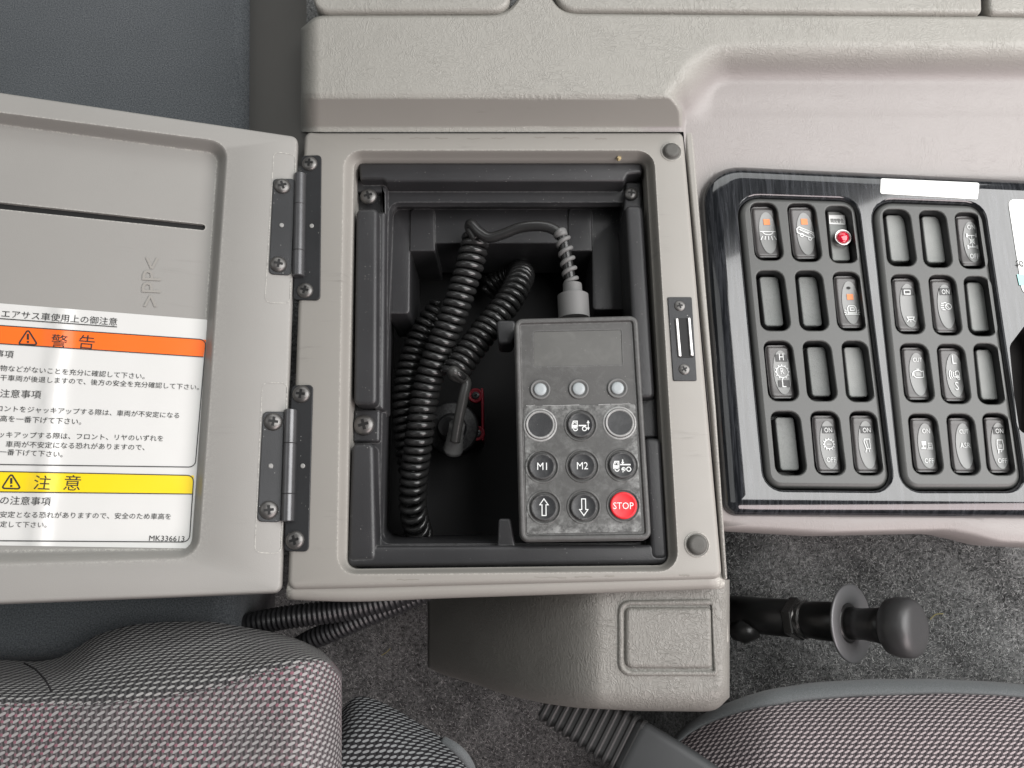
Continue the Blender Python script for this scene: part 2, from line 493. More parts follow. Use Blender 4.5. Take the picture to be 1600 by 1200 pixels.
class B:
    """bmesh builder in world coordinates; one build() = one object"""

    def __init__(self, *mats):
        self.bm = bmesh.new()
        self.uvl = None
        self.mats = list(mats)

    def mi(self, m):
        if m is None:
            return 0
        if m not in self.mats:
            self.mats.append(m)
        return self.mats.index(m)

    def face(self, vs, m=None, smooth=True):
        try:
            f = self.bm.faces.new(vs)
        except ValueError:
            return None
        f.material_index = self.mi(m)
        f.smooth = smooth
        return f

    def loft(self, loops, m=None, closed=True, cap0=False, cap1=False, smooth=True, mats=None):
        vl = [[self.bm.verts.new(p) for p in lp] for lp in loops]
        for k in range(len(vl) - 1):
            a, b = vl[k], vl[k + 1]
            n = len(a)
            mm = mats[k] if mats else m
            for i in range(n if closed else n - 1):
                j = (i + 1) % n
                self.face([a[i], a[j], b[j], b[i]], mm, smooth)
        if cap0:
            self.face(list(reversed(vl[0])), m, False)
        if cap1:
            self.face(vl[-1], (mats[-1] if mats else m), False)
        return vl

    def fill(self, fr, outer, holes, h, m=None):
        """flat face with holes; outer / holes are loops of (u, v)"""
        pts, faces = [], []
        for lp in [outer] + holes:
            s = len(pts)
            pts += [Vector(p) for p in lp]
            faces.append(list(range(s, s + len(lp))))
        vs, es, fs, *_ = delaunay_2d_cdt(pts, [], faces, 2, 1e-7)
        bv = [self.bm.verts.new(fr.W(v.x, v.y, h)) for v in vs]
        for f in fs:
            self.face([bv[i] for i in f], m, False)

    def grid(self, nu, nv, fn, m=None, uvs=None, smooth=True):
        P = [[fn(i / nu, j / nv) for j in range(nv + 1)] for i in range(nu + 1)]
        V = [[self.bm.verts.new(p) for p in r] for r in P]
        if uvs:
            if self.uvl is None:
                self.uvl = self.bm.loops.layers.uv.new('UVMap')
            uu = [[0.0] * (nv + 1) for _ in range(nu + 1)]
            vv = [[0.0] * (nv + 1) for _ in range(nu + 1)]
            for j in range(nv + 1):
                for i in range(1, nu + 1):
                    uu[i][j] = uu[i - 1][j] + (P[i][j] - P[i - 1][j]).length
            for i in range(nu + 1):
                for j in range(1, nv + 1):
                    vv[i][j] = vv[i][j - 1] + (P[i][j] - P[i][j - 1]).length
        for i in range(nu):
            for j in range(nv):
                f = self.face([V[i][j], V[i + 1][j], V[i + 1][j + 1], V[i][j + 1]], m, smooth)
                if uvs and f:
                    idx = [(i, j), (i + 1, j), (i + 1, j + 1), (i, j + 1)]
                    for lp, (a, b) in zip(f.loops, idx):
                        if uvs == 'plan':
                            lp[self.uvl].uv = (uu[a][nv * 3 // 4], vv[a][nv] - vv[a][b])
                        else:
                            lp[self.uvl].uv = (uu[a][b], -vv[a][b])
        return V

    def tube(self, pts, r, m=None, seg=10, caps=True):
        """tube along points; r number or list"""
        n = len(pts)
        rs = r if isinstance(r, (list, tuple)) else [r] * n
        loops = []
        up = None
        for i in range(n):
            t = (pts[min(i + 1, n - 1)] - pts[max(i - 1, 0)]).normalized()
            if up is None:
                up = t.orthogonal().normalized()
            up = (up - t * up.dot(t))
            if up.length < 1e-6:
                up = t.orthogonal()
            up.normalize()
            s = t.cross(up)
            loops.append([pts[i] + (up * cos(2 * pi * k / seg) + s * sin(2 * pi * k / seg)) * rs[i] for k in range(seg)])
        self.loft(loops, m, True, caps, caps)

    def rev(self, o, axis, prof, m=None, seg=28, mats=None, cap0=True, cap1=True):
        """solid of revolution: prof = [(distance along axis, radius)]"""
        a = Vector(axis).normalized()
        x = a.orthogonal().normalized()
        y = a.cross(x)
        loops = [[Vector(o) + a * d + (x * cos(2 * pi * k / seg) + y * sin(2 * pi * k / seg)) * r for k in range(seg)] for d, r in prof]
        self.loft(loops, m, True, cap0, cap1, True, mats)

    def slab(self, fr, quad, r, h0, h1, bev=0.0, m=None, n=4, k=5, bevh=None):
        """closed block: quad of (u, v), rounded corners r, from height h0 to h1 with a rounded top edge"""
        bevh = bev if bevh is None else bevh
        loops = [[fr.W(u, v, h0) for u, v in rl(quad, r, 0, k)]]
        if bev <= 0:
            loops.append([fr.W(u, v, h1) for u, v in rl(quad, r, 0, k)])
        else:
            for i in range(n + 1):
                a = i / n * pi / 2
                loops.append([fr.W(u, v, h1 - bevh + bevh * sin(a)) for u, v in rl(quad, r, bev * (1 - cos(a)), k)])
        self.loft(loops, m, True, True, True)

    def flat(self, fr, poly, h, th=0.00015, m=None):
        """thin printed shape lying on a surface"""
        lo = [fr.W(u, v, h) for u, v in poly]
        hi = [fr.W(u, v, h + th) for u, v in poly]
        self.loft([lo, hi], m, True, False, True, False)

    def stroke(self, fr, pts, w, h, m=None, closed=False, th=0.00015):
        """line of width w through (u, v) points as a flat ribbon"""
        n = len(pts)
        L, R = [], []
        for i in range(n):
            if closed:
                a, c = Vector(pts[i - 1]), Vector(pts[(i + 1) % n])
            else:
                a, c = Vector(pts[max(i - 1, 0)]), Vector(pts[min(i + 1, n - 1)])
            p = Vector(pts[i])
            d1 = (p - a).normalized() if (p - a).length > 1e-9 else (c - p).normalized()
            d2 = (c - p).normalized() if (c - p).length > 1e-9 else d1
            t = (d1 + d2)
            t = t.normalized() if t.length > 1e-6 else d1
            nn = Vector((-t.y, t.x))
            sc = 1.0 / max(0.5, abs(nn.dot(Vector((-d1.y, d1.x)))))
            L.append(p + nn * w * 0.5 * sc)
            R.append(p - nn * w * 0.5 * sc)
        vl = [self.bm.verts.new(fr.W(p.x, p.y, h + th)) for p in L]
        vr = [self.bm.verts.new(fr.W(p.x, p.y, h + th)) for p in R]
        for i in range(n if closed else n - 1):
            j = (i + 1) % n
            self.face([vl[i], vl[j], vr[j], vr[i]], m, False)

    def text(self, fr, s, p0, p1, h, m=None, th=0.0002, height=None, stretch=1.0):
        """writing with its baseline from p0 to p1 (u, v), scaled to fill that length"""
        vs, fs, x0, x1 = glyphs(s)
        a, b = Vector(p0), Vector(p1)
        ex = (b - a).normalized()
        ey = Vector((-ex.y, ex.x))
        sc = (b - a).length / max(1e-6, x1 - x0)
        sy = (height / 0.73) if height else sc * stretch
        bv = [self.bm.verts.new(fr.W(*(a + ex * (x - x0) * sc + ey * y * sy), h + th)) for x, y in vs]
        for f in fs:
            self.face([bv[i] for i in f], m, False)

    def build(self, name, parent=None, recalc=True, loc=None):
        if recalc:
            bmesh.ops.recalc_face_normals(self.bm, faces=self.bm.faces[:])
        off = worldloc(parent) if parent is not None else Vector(loc if loc else (0, 0, 0))
        bmesh.ops.translate(self.bm, verts=self.bm.verts[:], vec=-off)
        me = bpy.data.meshes.new(name)
        self.bm.to_mesh(me)
        self.bm.free()
        for mm in self.mats:
            me.materials.append(M[mm])
        o = bpy.data.objects.new(name, me)
        COL.objects.link(o)
        if parent is not None:
            o.parent = parent
        else:
            o.location = off
        return o


_G = {}


def glyphs(s):
    if s not in _G:
        c = bpy.data.curves.new('writing', 'FONT')
        c.body = s
        c.resolution_u = 2
        o = bpy.data.objects.new('writing', c)
        COL.objects.link(o)
        bpy.context.view_layer.update()
        dg = bpy.context.evaluated_depsgraph_get()
        ev = o.evaluated_get(dg)
        me = ev.to_mesh()
        vs = [(v.co.x, v.co.y) for v in me.vertices]
        fs = [tuple(p.vertices) for p in me.polygons]
        ev.to_mesh_clear()
        bpy.data.objects.remove(o)
        bpy.data.curves.remove(c)
        _G[s] = (vs, fs, min(v[0] for v in vs), max(v[0] for v in vs))
    return _G[s]


def rl(quad, r, inset=0.0, k=5):
    """rounded polygon loop, offset inwards by inset; same point count for every inset"""
    n = len(quad)
    q = [Vector(p) for p in quad]
    ar = sum(q[i].x * q[(i + 1) % n].y - q[(i + 1) % n].x * q[i].y for i in range(n))
    sg = 1 if ar > 0 else -1
    rs = list(r) if isinstance(r, (list, tuple)) else [r] * n
    out = []
    corners = []
    for i in range(n):
        d1 = (q[i] - q[i - 1]).normalized()
        d2 = (q[(i + 1) % n] - q[i]).normalized()
        n1 = Vector((-d1.y, d1.x)) * sg
        n2 = Vector((-d2.y, d2.x)) * sg
        bis = n1 + n2
        den = 1 + n1.dot(n2)
        corners.append((q[i] + bis * (inset / max(0.2, den)), d1, d2, (n1.cross(n2)) * sg))
    for i in range(n):
        p, d1, d2, turn = corners[i]
        rr = rs[i] - inset if turn > 0 else rs[i] + inset
        rr = max(rr, 0.00015)
        c = max(-0.999, min(0.999, d1.dot(d2)))
        tl = rr * math.tan(math.acos(c) / 2)
        lim = 0.49 * min((corners[i - 1][0] - p).length, (corners[(i + 1) % n][0] - p).length)
        tl = min(tl, lim)
        a, b = p - d1 * tl, p + d2 * tl
        for s in range(k + 1):
            t = s / k
            w = 1.0 if abs(c) > 0.95 else 0.75
            # rational quadratic keeps the corner close to a circular arc
            B0, B1, B2 = (1 - t) ** 2, 2 * t * (1 - t) * w, t * t
            out.append(tuple((a * B0 + p * B1 + b * B2) / (B0 + B1 + B2)))
    return out


def q0(pts, h=0.0, fr=F0):
    return [fr.uv(x, y, h) for x, y in pts]


def lerp(a, b, t):
    return a + (b - a) * t


def sstep(a, b, x):
    t = max(0.0, min(1.0, (x - a) / (b - a)))
    return t * t * (3 - 2 * t)


def pl(pts, x):
    """piecewise linear curve through (x, y) pixels, smoothed a little"""
    def raw(x):
        if x <= pts[0][0]:
            return pts[0][1]
        for (a, b), (c, d) in zip(pts, pts[1:]):
            if x <= c:
                return b + (d - b) * (x - a) / (c - a)
        return pts[-1][1]
    return sum(raw(x + k * 4) for k in range(-3, 4)) / 7


def vnoise(x, y):
    """cheap smooth noise for gentle unevenness"""
    return (sin(x * 1.7 + 3.1 * sin(y * 0.9)) + sin(y * 2.3 + 1.7 * sin(x * 1.1)) + sin((x + y) * 3.3)) / 3


PXM = DIST / FPX     # about one photo pixel in metres at the console top


def screw(parent, fr, px, py, h, rpx, ang=0.3, mat='screw', name='screw', dome=0.45):
    b = B(mat)
    u, v = fr.uv(px, py, h)
    r = rpx * PXM
    o = fr.W(u, v, h)
    prof = [(-0.001, r * 0.95), (0.0, r)]
    for i in range(1, 6):
        a = i / 6 * pi / 2
        prof.append((r * dome * sin(a), r * (0.25 + 0.75 * cos(a)) if i < 6 else 0.0))
    prof.append((r * dome, r * 0.2))
    b.rev(o, fr.n, prof, mat, 24)
    top = h + r * dome
    for k in range(2):
        a = ang + k * pi / 2
        d = (cos(a), sin(a))
        nrm = (-d[1], d[0])
        L, w = r * 0.5, r * 0.14
        poly = [(u + d[0] * sx * L + nrm[0] * sy * w, v + d[1] * sx * L + nrm[1] * sy * w) for sx, sy in ((-1, -1), (1, -1), (1, 1), (-1, 1))]
        b.loft([[fr.W(x, y, top - r * 0.2) for x, y in poly], [fr.W(x, y, top + 0.00012 + k * 0.00005) for x, y in poly]], 'black', True, False, True, False)
    return b.build(name, parent)


# ================================================================== CARPET (setting)
def carpet_z(x, y):
    z = -0.185 + 0.014 * vnoise(x * 14, y * 17)
    z -= 0.16 * (1 - sstep(0.08, 0.2, x))
    z += 0.05 * sstep(-0.12, 0.02, y) * sstep(0.1, 0.2, x)
    return z


b = B('carpet', 'pile_dark', 'pile_mid', 'pile_light')
NCX, NCY = 230, 180
b.grid(NCX, NCY, lambda s, t: Vector((lerp(-0.95, 1.05, s), lerp(-0.8, 0.7, t), carpet_z(lerp(-0.95, 1.05, s), lerp(-0.8, 0.7, t)))), 'carpet')
# loose felt fibres lying on the pile
rp = random.Random(11)
for _ in range(42000):
    if rp.random() < 0.62:
        fx, fy, z0 = rp.uniform(1100, 1650), rp.uniform(800, 1120), -0.16
    else:
        fx, fy, z0 = rp.uniform(330, 930), rp.uniform(925, 1215), -0.33
    for _k in range(3):
        p = U(fx, fy, z0)
        z0 = carpet_z(p.x, p.y)
    p = U(fx, fy, z0 + 0.0004)
    tuft = 0.5 + 0.5 * vnoise(p.x * 60, p.y * 60)
    a = rp.uniform(0, pi)
    ln, wd = rp.uniform(0.0015, 0.0042), rp.uniform(0.00012, 0.00028)
    d = Vector((cos(a), sin(a), rp.uniform(0.0, 0.7))) * ln
    n_ = Vector((-sin(a), cos(a), 0)) * wd
    m_ = rp.random() * 0.7 + 0.3 * tuft
    b.face([b.bm.verts.new(p - n_), b.bm.verts.new(p + n_), b.bm.verts.new(p + d)], 'pile_dark' if m_ < 0.27 else 'pile_mid' if m_ < 0.58 else 'pile_light', False)
o = b.build('carpet', recalc=False)
o['kind'] = 'structure'
o['label'] = 'grey flecked felt carpet on the cab floor'

# ================================================================== NAVY CUSHION under the lid
b = B('navy')
zc = -0.075
q = q0([(-420, -160), (392, -160), (386, 300), (362, 1033), (-420, 1045)], zc)
b.slab(F0, q, 0.012, -0.175, zc, 0.016, 'navy', 6, 5)
cu = b.build('bench_cushion', loc=(-0.28, 0.1, -0.175))
cu['label'] = 'navy blue cloth bench cushion lying under the open grey lid'
cu['category'] = 'cushion'

# ================================================================== CENTRE CONSOLE
con = thing('centre_console', 'grey plastic centre console with its storage box open, lid folded left', 'console', (0, 0.0, -0.16))

ZP = 0.026     # height of the grained plateau above the box rim


def zbody(px, py):
    # scooped area on the right
    qx, qy = (1058 + 85 - px), (74 + 85 - py)
    d = math.hypot(max(qx, 0), max(qy, 0)) + min(max(qx, qy), 0) - 85
    zi = lerp(0.007, -0.006, min(1, max(0, (py - 90) / 185.0)))
    if py > 146:
        zi = lerp(zi, min(zi, 0.0005), sstep(146, 200, py))
    zs = lerp(zi, ZP, sstep(-58, 12, d) * (1 - sstep(120, 196, py) * sstep(1036, 1070, px)))
    # sloping band above the box
    za = ZP if py < 146 else lerp(ZP, 0.0015, min(1, (py - 150) / 50.0)) if py > 152 else lerp(ZP, ZP - 0.0016, (py - 146) / 6.0)
    e = 1066 - 24 * (1 - min(1, max(0, (py - 148) / 30.0))) ** 2
    zr_ = min(za, zs) if py < 152 else zs
    z = lerp(za, zr_ if py > 152 else zs, sstep(e - 5, e + 5, px)) if py > 146 else (zs if px > 1000 else za)
    if py <= 152 and px > 1000:
        z = lerp(zs, z, sstep(146, 152, py))
    # rounded left edge
    if px < 500:
        t = (500 - px) / 30.0
        z -= 0.020 * (1 - math.sqrt(max(0, 1 - min(1, t) ** 2)))
    # rounded edge of the groove under the compartment lids
    g = py - groove(px)
    if g < 6:
        z -= 0.004 * (1 - g / 6.0) ** 2
    return z


def groove(px):
    return pl([(400, 60), (470, 50), (478, 36), (488, 27), (505, 23), (770, 23), (790, 19), (805, 8), (818, -14), (832, -45),
               (838, -50), (842, -50), (852, -20), (862, 2), (874, 14), (895, 20), (1530, 25), (1640, 27)], px)


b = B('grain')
xs = [470 + i * 2 for i in range(0, 16)] + [502 + i * 4 for i in range(0, 75)] + [802 + i * 2.5 for i in range(0, 36)] + [892 + i * 4 for i in range(0, 36)]
xs += [1036 + i * 2 for i in range(0, 45)] + [1126 + i * 6 for i in range(0, 134)]
ys = [i / 79 for i in range(80)]
rows = []
for x in xs:
    g = groove(x)
    col = []
    for j in range(0, 8):
        yy = g + j
        col.append(U(x, yy, zbody(x, yy)))
    n2 = 66
    for j in range(1, n2 + 1):
        yy = lerp(g + 7, 206, j / n2)
        col.append(U(x, yy, zbody(x, yy)))
    # wall of the groove
    p = col[0]
    rows.append([Vector((p.x, p.y + 0.0006, p.z - 0.022))] + col)
# left wall down to the floor
p0 = [Vector((p.x - 0.002, p.y, -0.07)) for p in rows[0]]
b.loft([p0] + rows, 'grain', closed=False)
ybot = [(1060, 815), (1130, 824), (1290, 833), (1480, 829), (1515, 836), (1560, 848), (1640, 852)]
xr = [x for x in xs if x >= 1068]
rr = []
for x in xr:
    yb = pl(ybot, x)
    col = []
    for j in range(41):
        yy = lerp(206, yb - 5, j / 40)
        xx = x + (yy - 206) * 0.089 * (1 - min(1, (x - 1068) / 574.0))
        inside = yy > 290 and yy < 785 and xx > 1112 + (yy - 260) * 0.077
        col.append(U(xx, yy, -0.045 if inside else zbody(xx, yy)))
    p = U(max(x, 1126), yb, -0.008)
    col.append(p)
    col.append(Vector((p.x, p.y - 0.001, p.z - 0.03)))
    rr.append(col)
b.loft(rr, 'grain', closed=False)
bmesh.ops.remove_doubles(b.bm, verts=b.bm.verts[:], dist=1e-5)
for f in b.bm.faces:
    c = f.calc_center_median()
    if 0.0025 < c.z < ZP - 0.0025 and U(478, 150, ZP).x < c.x < U(1062, 170).x and c.y < U(700, 147, ZP).y and c.y > U(700, 206).y:
        f.material_index = b.mi('frame')
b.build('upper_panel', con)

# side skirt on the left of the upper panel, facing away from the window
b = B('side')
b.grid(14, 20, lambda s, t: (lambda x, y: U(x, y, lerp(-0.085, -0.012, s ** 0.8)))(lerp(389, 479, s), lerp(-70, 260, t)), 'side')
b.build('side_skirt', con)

# compartment lids along the top edge of the picture
for pts, rad in (([(482, -90), (800, -90), (796, 15), (490, 17)], (0.004, 0.004, 0.012, 0.012)),
                 ([(858, -90), (1533, -90), (1536, 19), (872, 14)], (0.004, 0.004, 0.004, 0.014)),
                 ([(1545, -90), (1900, -90), (1900, 23), (1546, 19)], (0.004, 0.004, 0.004, 0.005))):
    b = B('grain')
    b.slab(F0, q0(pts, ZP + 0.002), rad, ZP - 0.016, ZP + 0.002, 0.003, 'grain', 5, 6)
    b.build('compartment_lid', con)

# ---- box frame
FO = [(474, 203), (1069, 203), (1131, 905), (447, 922)]
FI = [(537, 235), (1022, 235), (1061, 893), (526, 898)]
FB = [(553, 250), (1009, 250), (1046, 883), (541, 889)]
b = B('frame')
fo, fi = q0(FO), q0(FI)
fb = q0(FB, -0.010)
R1, R2, R3 = 0.006, 0.013, 0.007
L = []
for z, ins in ((-0.05, -0.001), (-0.012, -0.001), (-0.006, -0.0005)):
    L.append([F0.W(u, v, z) for u, v in rl(fo, R1, ins, 6)])
for i in range(5):
    a = i / 4 * pi / 2
    L.append([F0.W(u, v, -0.005 + 0.005 * sin(a)) for u, v in rl(fo, R1, 0.004 * (1 - cos(a)), 6)])
inn = rl(fi, R2, 0, 6)
inn2 = rl(fb, R3, 0, 6)
for i in range(7):
    t = i / 6
    zz = -0.010 * (sstep(0, 1, t) * 0.85 + t * 0.15)
    L.append([Vector((lerp(p[0], q[0], t), lerp(p[1], q[1], t), zz)) for p, q in zip(inn, inn2)])
L.append([F0.W(u, v, -0.014) for u, v in inn2])
L.append([F0.W(u, v, -0.05) for u, v in inn2])
b.loft(L, 'frame', smooth=True)
random.seed(9)
M['scuff'] = plain('scuffed_plastic', (0.245, 0.23, 0.205), 0.6)
for x0_, x1_, y0_ in ((575, 600, 217), (640, 672, 216), (680, 700, 216), (730, 750, 217), (768, 790, 216), (835, 852, 215), (880, 905, 216), (930, 948, 217), (835, 885, 902), (898, 925, 901), (945, 960, 900), (620, 655, 906), (1062, 1078, 899)):
    P_ = [F0.uv(lerp(x0_, x1_, i / 6), y0_ + random.uniform(-0.9, 0.9), 0) for i in range(7)]
    b.stroke(F0, P_, random.uniform(0.0004, 0.0008), 0.00006, 'scuff', th=0.00002)
fr_o = b.build('box_frame', con)
# smooth shading would round the flat rim: mark by angle
for p in fr_o.data.polygons:
    p.use_smooth = True
try:
    fr_o.data.set_sharp_from_angle(angle=radians(28))
except Exception:
    pass

# front lip moulding below the frame
b = B('frame')
pts = [U(x, y, -0.010) for x, y in ((452, 921), (560, 924), (690, 919), (900, 912), (1128, 904))]


def catm(P, n):
    out = []
    for i in range(len(P) - 1):
        p0, p1, p2, p3 = P[max(i - 1, 0)], P[i], P[i + 1], P[min(i + 2, len(P) - 1)]
        for k in range(n):
            t = k / n
            out.append(0.5 * ((2 * p1) + (p2 - p0) * t + (2 * p0 - 5 * p1 + 4 * p2 - p3) * t * t + (3 * p1 - p0 - 3 * p2 + p3) * t ** 3))
    out.append(P[-1].copy())
    return out


b.tube(catm(pts, 6), 0.0065, 'frame', 14)
b.build('front_moulding', con)

# narrow raised edge along the right of the box
b = B('frame')
q = q0([(1071, 204), (1083, 204), (1120, 640), (1138, 905), (1132, 906), (1113, 640)], 0.0)
b.slab(F0, q, 0.001, -0.04, -0.0012, 0.0015, 'frame', 3, 2)
b.build('side_strip', con)

# ---- black liner of the storage box
b = B('tray')
zr = -0.030
Rg = 0.006
o1 = rl(q0([(546, 244), (1016, 244), (1054, 893), (535, 898)], zr), Rg, 0, 5)
i1 = rl(q0([(608, 316), (990, 316), (1012, 848), (592, 850)], zr), 0.008, 0, 5)
fl = rl(q0([(622, 345), (985, 345), (1005, 836), (606, 836)], -0.150), 0.01, 0, 5)
b.loft([[F0.W(u, v, zr) for u, v in o1], [F0.W(u, v, zr) for u, v in i1], [F0.W(u, v, zr - 0.004) for u, v in rl(q0([(608, 316), (990, 316), (1012, 848), (592, 850)], zr), 0.008, 0.0015, 5)],
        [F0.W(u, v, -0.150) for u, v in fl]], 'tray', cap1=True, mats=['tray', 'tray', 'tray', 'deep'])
# stepped ledge round the back of the well
lw = -0.052
b.slab(F0, q0([(603, 310), (990, 310), (994, 484), (926, 484), (925, 380), (641, 380), (640, 490), (603, 490)], lw), 0.003, -0.114, lw, 0.0012, 'tray', 3, 3)
# raised panels pressed in the ledge
for qq in ([(641, 323), (679, 323), (680, 392), (640, 392)], [(888, 322), (925, 322), (926, 392), (887, 392)]):
    b.slab(F0, q0(qq, lw + 0.002), (0.006, 0.006, 0.001, 0.001), -0.113, lw + 0.002, 0.0012, 'tray', 3, 4)
# rim bars
zb = -0.011


def bar(pts, z=zb, r=0.004, bev=0.003, z0=-0.05):
    b.slab(F0, q0(pts, z), r, z0, z, bev, 'tray', 4, 4)


bar([(560, 254), (1003, 254), (1004, 270), (982, 272), (976, 283), (604, 283), (597, 279), (562, 279)], -0.0135, 0.002, 0.0025)
bar([(556, 280), (598, 280), (604, 290), (604, 342), (597, 343), (597, 300), (556, 300)], -0.024, 0.002, 0.002)
bar([(978, 284), (1003, 284), (1004, 330), (974, 330)], -0.024, 0.002, 0.002)
bar([(556, 326), (590, 324), (589, 632), (552, 632)])
bar([(586, 330), (603, 330), (600, 640), (584, 640)], -0.022, 0.002, 0.003)
bar([(553, 640), (594, 640), (593, 690), (551, 690)], -0.024, 0.002, 0.002)
bar([(549, 693), (584, 692), (588, 876), (543, 878)], -0.0118, 0.004, 0.003)
bar([(1006, 684), (1033, 684), (1044, 874), (1018, 874)], -0.0115, 0.004, 0.003)
bar([(543, 853), (1044, 851), (1045, 881), (541, 885)], -0.0125, 0.004, 0.003)
bar([(977, 320), (1004, 320), (1024, 622), (994, 622)], -0.012, 0.004, 0.003)
bar([(996, 622), (1026, 622), (1030, 684), (1000, 684)], -0.022, 0.002, 0.002)
# cradle stops for the remote
bar([(779, 810), (798, 810), (806, 856), (777, 856)], -0.018, 0.002, 0.0015, -0.06)
bar([(775, 500), (806, 500), (806, 524), (799, 537), (779, 537)], -0.022, 0.003, 0.002, -0.045)
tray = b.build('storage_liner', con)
tray.data.set_sharp_from_angle(angle=radians(40))
for px, py, rp, z in ((576, 307, 14.5, -0.023), (986, 303, 12, -0.023), (569, 664, 17, -0.023)):
    screw(tray, F0, px, py, z, rp, random.uniform(-0.3, 0.5))

# ---- storage lid, folded open and tilted up to the left
xh = U(470, 215).x


def lid_frame(k):
    return Frame((xh, 0, 0.003), (1, 0, -k), (0, 1, 0))


best = None
for i in range(0, 60):
    k = i * 0.01
    f = lid_frame(k)
    hr = abs(f.uv(467, 213)[1] - f.uv(440, 928)[1])
    hl = abs(f.uv(0, 147)[1] - f.uv(0, 945)[1])
    if best is None or abs(hr - hl) < best[0]:
        best = (abs(hr - hl), k, f)
FL = best[2]
LIDK = best[1]


def ql(pts, h=0.0):
    return [FL.uv(x, y, h) for x, y in pts]


b = B('lid')
lo = ql([(-170, 117), (466, 212), (440, 926), (-170, 950)])
li = ql([(-120, 160), (358, 222), (311, 873), (-120, 886)])
lf = ql([(-120, 178), (340, 240), (297, 858), (-120, 862)], -0.013)
L = []
for h, ins in ((-0.019, 0.0), (-0.006, -0.0006)):
    L.append([FL.W(u, v, h) for u, v in rl(lo, 0.005, ins, 6)])
for i in range(5):
    a = i / 4 * pi / 2
    L.append([FL.W(u, v, -0.003 + 0.003 * sin(a)) for u, v in rl(lo, 0.005, 0.0025 * (1 - cos(a)), 6)])
lin = rl(li, 0.013, 0, 6)
lfl = rl(lf, 0.007, 0, 6)
for i in range(9):
    t = i / 8
    hh = -0.013 * sstep(0, 1, t)
    L.append([FL.W(lerp(p[0], q[0], t), lerp(p[1], q[1], t), hh) for p, q in zip(lin, lfl)])
b.loft(L, 'lid', cap0=True)
slot = rl(ql([(-125, 303), (321, 351), (320, 360), (-125, 315)], -0.013), 0.0018, 0, 4)
# keep the slot inside the floor
slot = rl(ql([(-110, 304), (321, 351), (320, 360), (-110, 315)], -0.013), 0.0018, 0, 4)
b.fill(FL, lfl, [slot], -0.013, 'lid')
b.loft([[FL.W(u, v, -0.013) for u, v in slot], [FL.W(u, v, -0.0155) for u, v in slot]], 'lid', cap1=True, mats=['lid', 'black'])
# shallow seats for the two hinges
for pts in ([(428, 237), (462, 242), (453, 474), (414, 473)], [(410, 598), (449, 598), (439, 865), (398, 863)]):
    lp = rl(ql(pts), 0.004, 0, 4)
    b.stroke(FL, lp, 0.0006, 0.0001, 'lid', True)
# moulded letters on the plastic
b.text(FL, '>PP<', ql([(249, 480)], -0.013)[0], ql([(252, 404)], -0.013)[0], -0.0128, 'lid', 0.0003)
lid = b.build('storage_lid', con)
lid.data.set_sharp_from_angle(angle=radians(35))
lid['label'] = 'open grey plastic lid with a shallow recess, a thin slot and a warning label'

# moulded letters need a lighter edge: a thin raised copy
b = B('frame')
b.text(FL, '>PP<', ql([(250, 480)], -0.013)[0], ql([(253, 404)], -0.013)[0], -0.0126, 'frame', 0.0003)
b.build('moulded_lettering', lid)

# ---- warning label on the lid
HS = -0.0125


def s(x, y):
    return FL.uv(x, y, HS)


b = B('paper')
LB = [(-150, 462), (330, 500), (299, 857), (-150, 850)]
# the label, with a soft crease where it has been bent
nn = 60
A, Bq, C, D = [Vector(s(*p)) for p in LB]


def labp(i, j):
    p = A.lerp(Bq, i).lerp(D.lerp(C, i), j)
    bend = 0.0
    return FL.W(p.x, p.y, HS)


b.slab(FL, [tuple(A), tuple(Bq), tuple(C), tuple(D)], 0.003, HS - 0.0003, HS, 0.0, 'paper')
hl = HS + 0.0001


def band(pts, m, h=hl):
    b.flat(FL, [s(*p) for p in pts], h, 0.00008, m)


band([(-140, 499), (322, 531), (318, 558), (-140, 528)], 'lorange')
band([(-140, 734), (303, 743), (302, 772), (-140, 767)], 'lyellow')
b.stroke(FL, rl([s(*p) for p in [(-140, 499), (322, 531), (305, 730), (-140, 724)]], (0.001, 0.004, 0.004, 0.001), 0, 4), 0.0006, hl + 0.00016, 'ink', True)
b.stroke(FL, rl([s(*p) for p in [(-140, 734), (303, 743), (296, 847), (-140, 844)]], (0.001, 0.004, 0.004, 0.001), 0, 4), 0.0006, hl + 0.00016, 'ink', True)
b.stroke(FL, [s(-140, 528), s(318, 558)], 0.0006, hl + 0.00016, 'ink')
b.stroke(FL, [s(-140, 767), s(302, 772)], 0.0006, hl + 0.00016, 'ink')
b.stroke(FL, [s(0, 498), s(183, 511)], 0.0006, hl + 0.00016, 'ink')


def tx(t, x0, y0, x1, y1, st=1.0):
    b.text(FL, t, s(x0, y0), s(x1, y1), hl + 0.00012, 'ink', stretch=st)


tx('エアサス車使用上の御注意', 2, 495, 183, 508)
tx('警', 79, 541, 104, 543, 0.98)
tx('告', 122, 543, 147, 545, 0.98)
tx('事項', -8, 557, 21, 559)
tx('物などがないことを充分に確認して下さい。', 0, 579, 226, 592)
tx('干車両が後退しますので、後方の安全を充分確認して下さい。', 0, 594, 311, 609)
tx('注意事項', 0, 620, 64, 622)
tx('ロントをジャッキアップする際は、車両が不安定になる', -5, 642, 280, 653)
tx('高を一番下げて下さい。', 0, 658, 127, 663)
tx('ッキアップする際は、フロント、リヤのいずれを', -2, 683, 255, 689)
tx('車両が不安定になる恐れがありますので、', 9, 698, 226, 703)
tx('一番下げて下さい。', -1, 710, 98, 714)
tx('注', 52, 763, 78, 764, 0.98)
tx('意', 99, 764, 125, 765, 0.98)
tx('の注意事項', 0, 787, 79, 789)
tx('安定となる恐れがありますので、安全のため車高を', 0, 808, 267, 811)
tx('定して下さい。', 0, 823, 73, 824)
tx('MK336613', 233, 845, 288, 846)
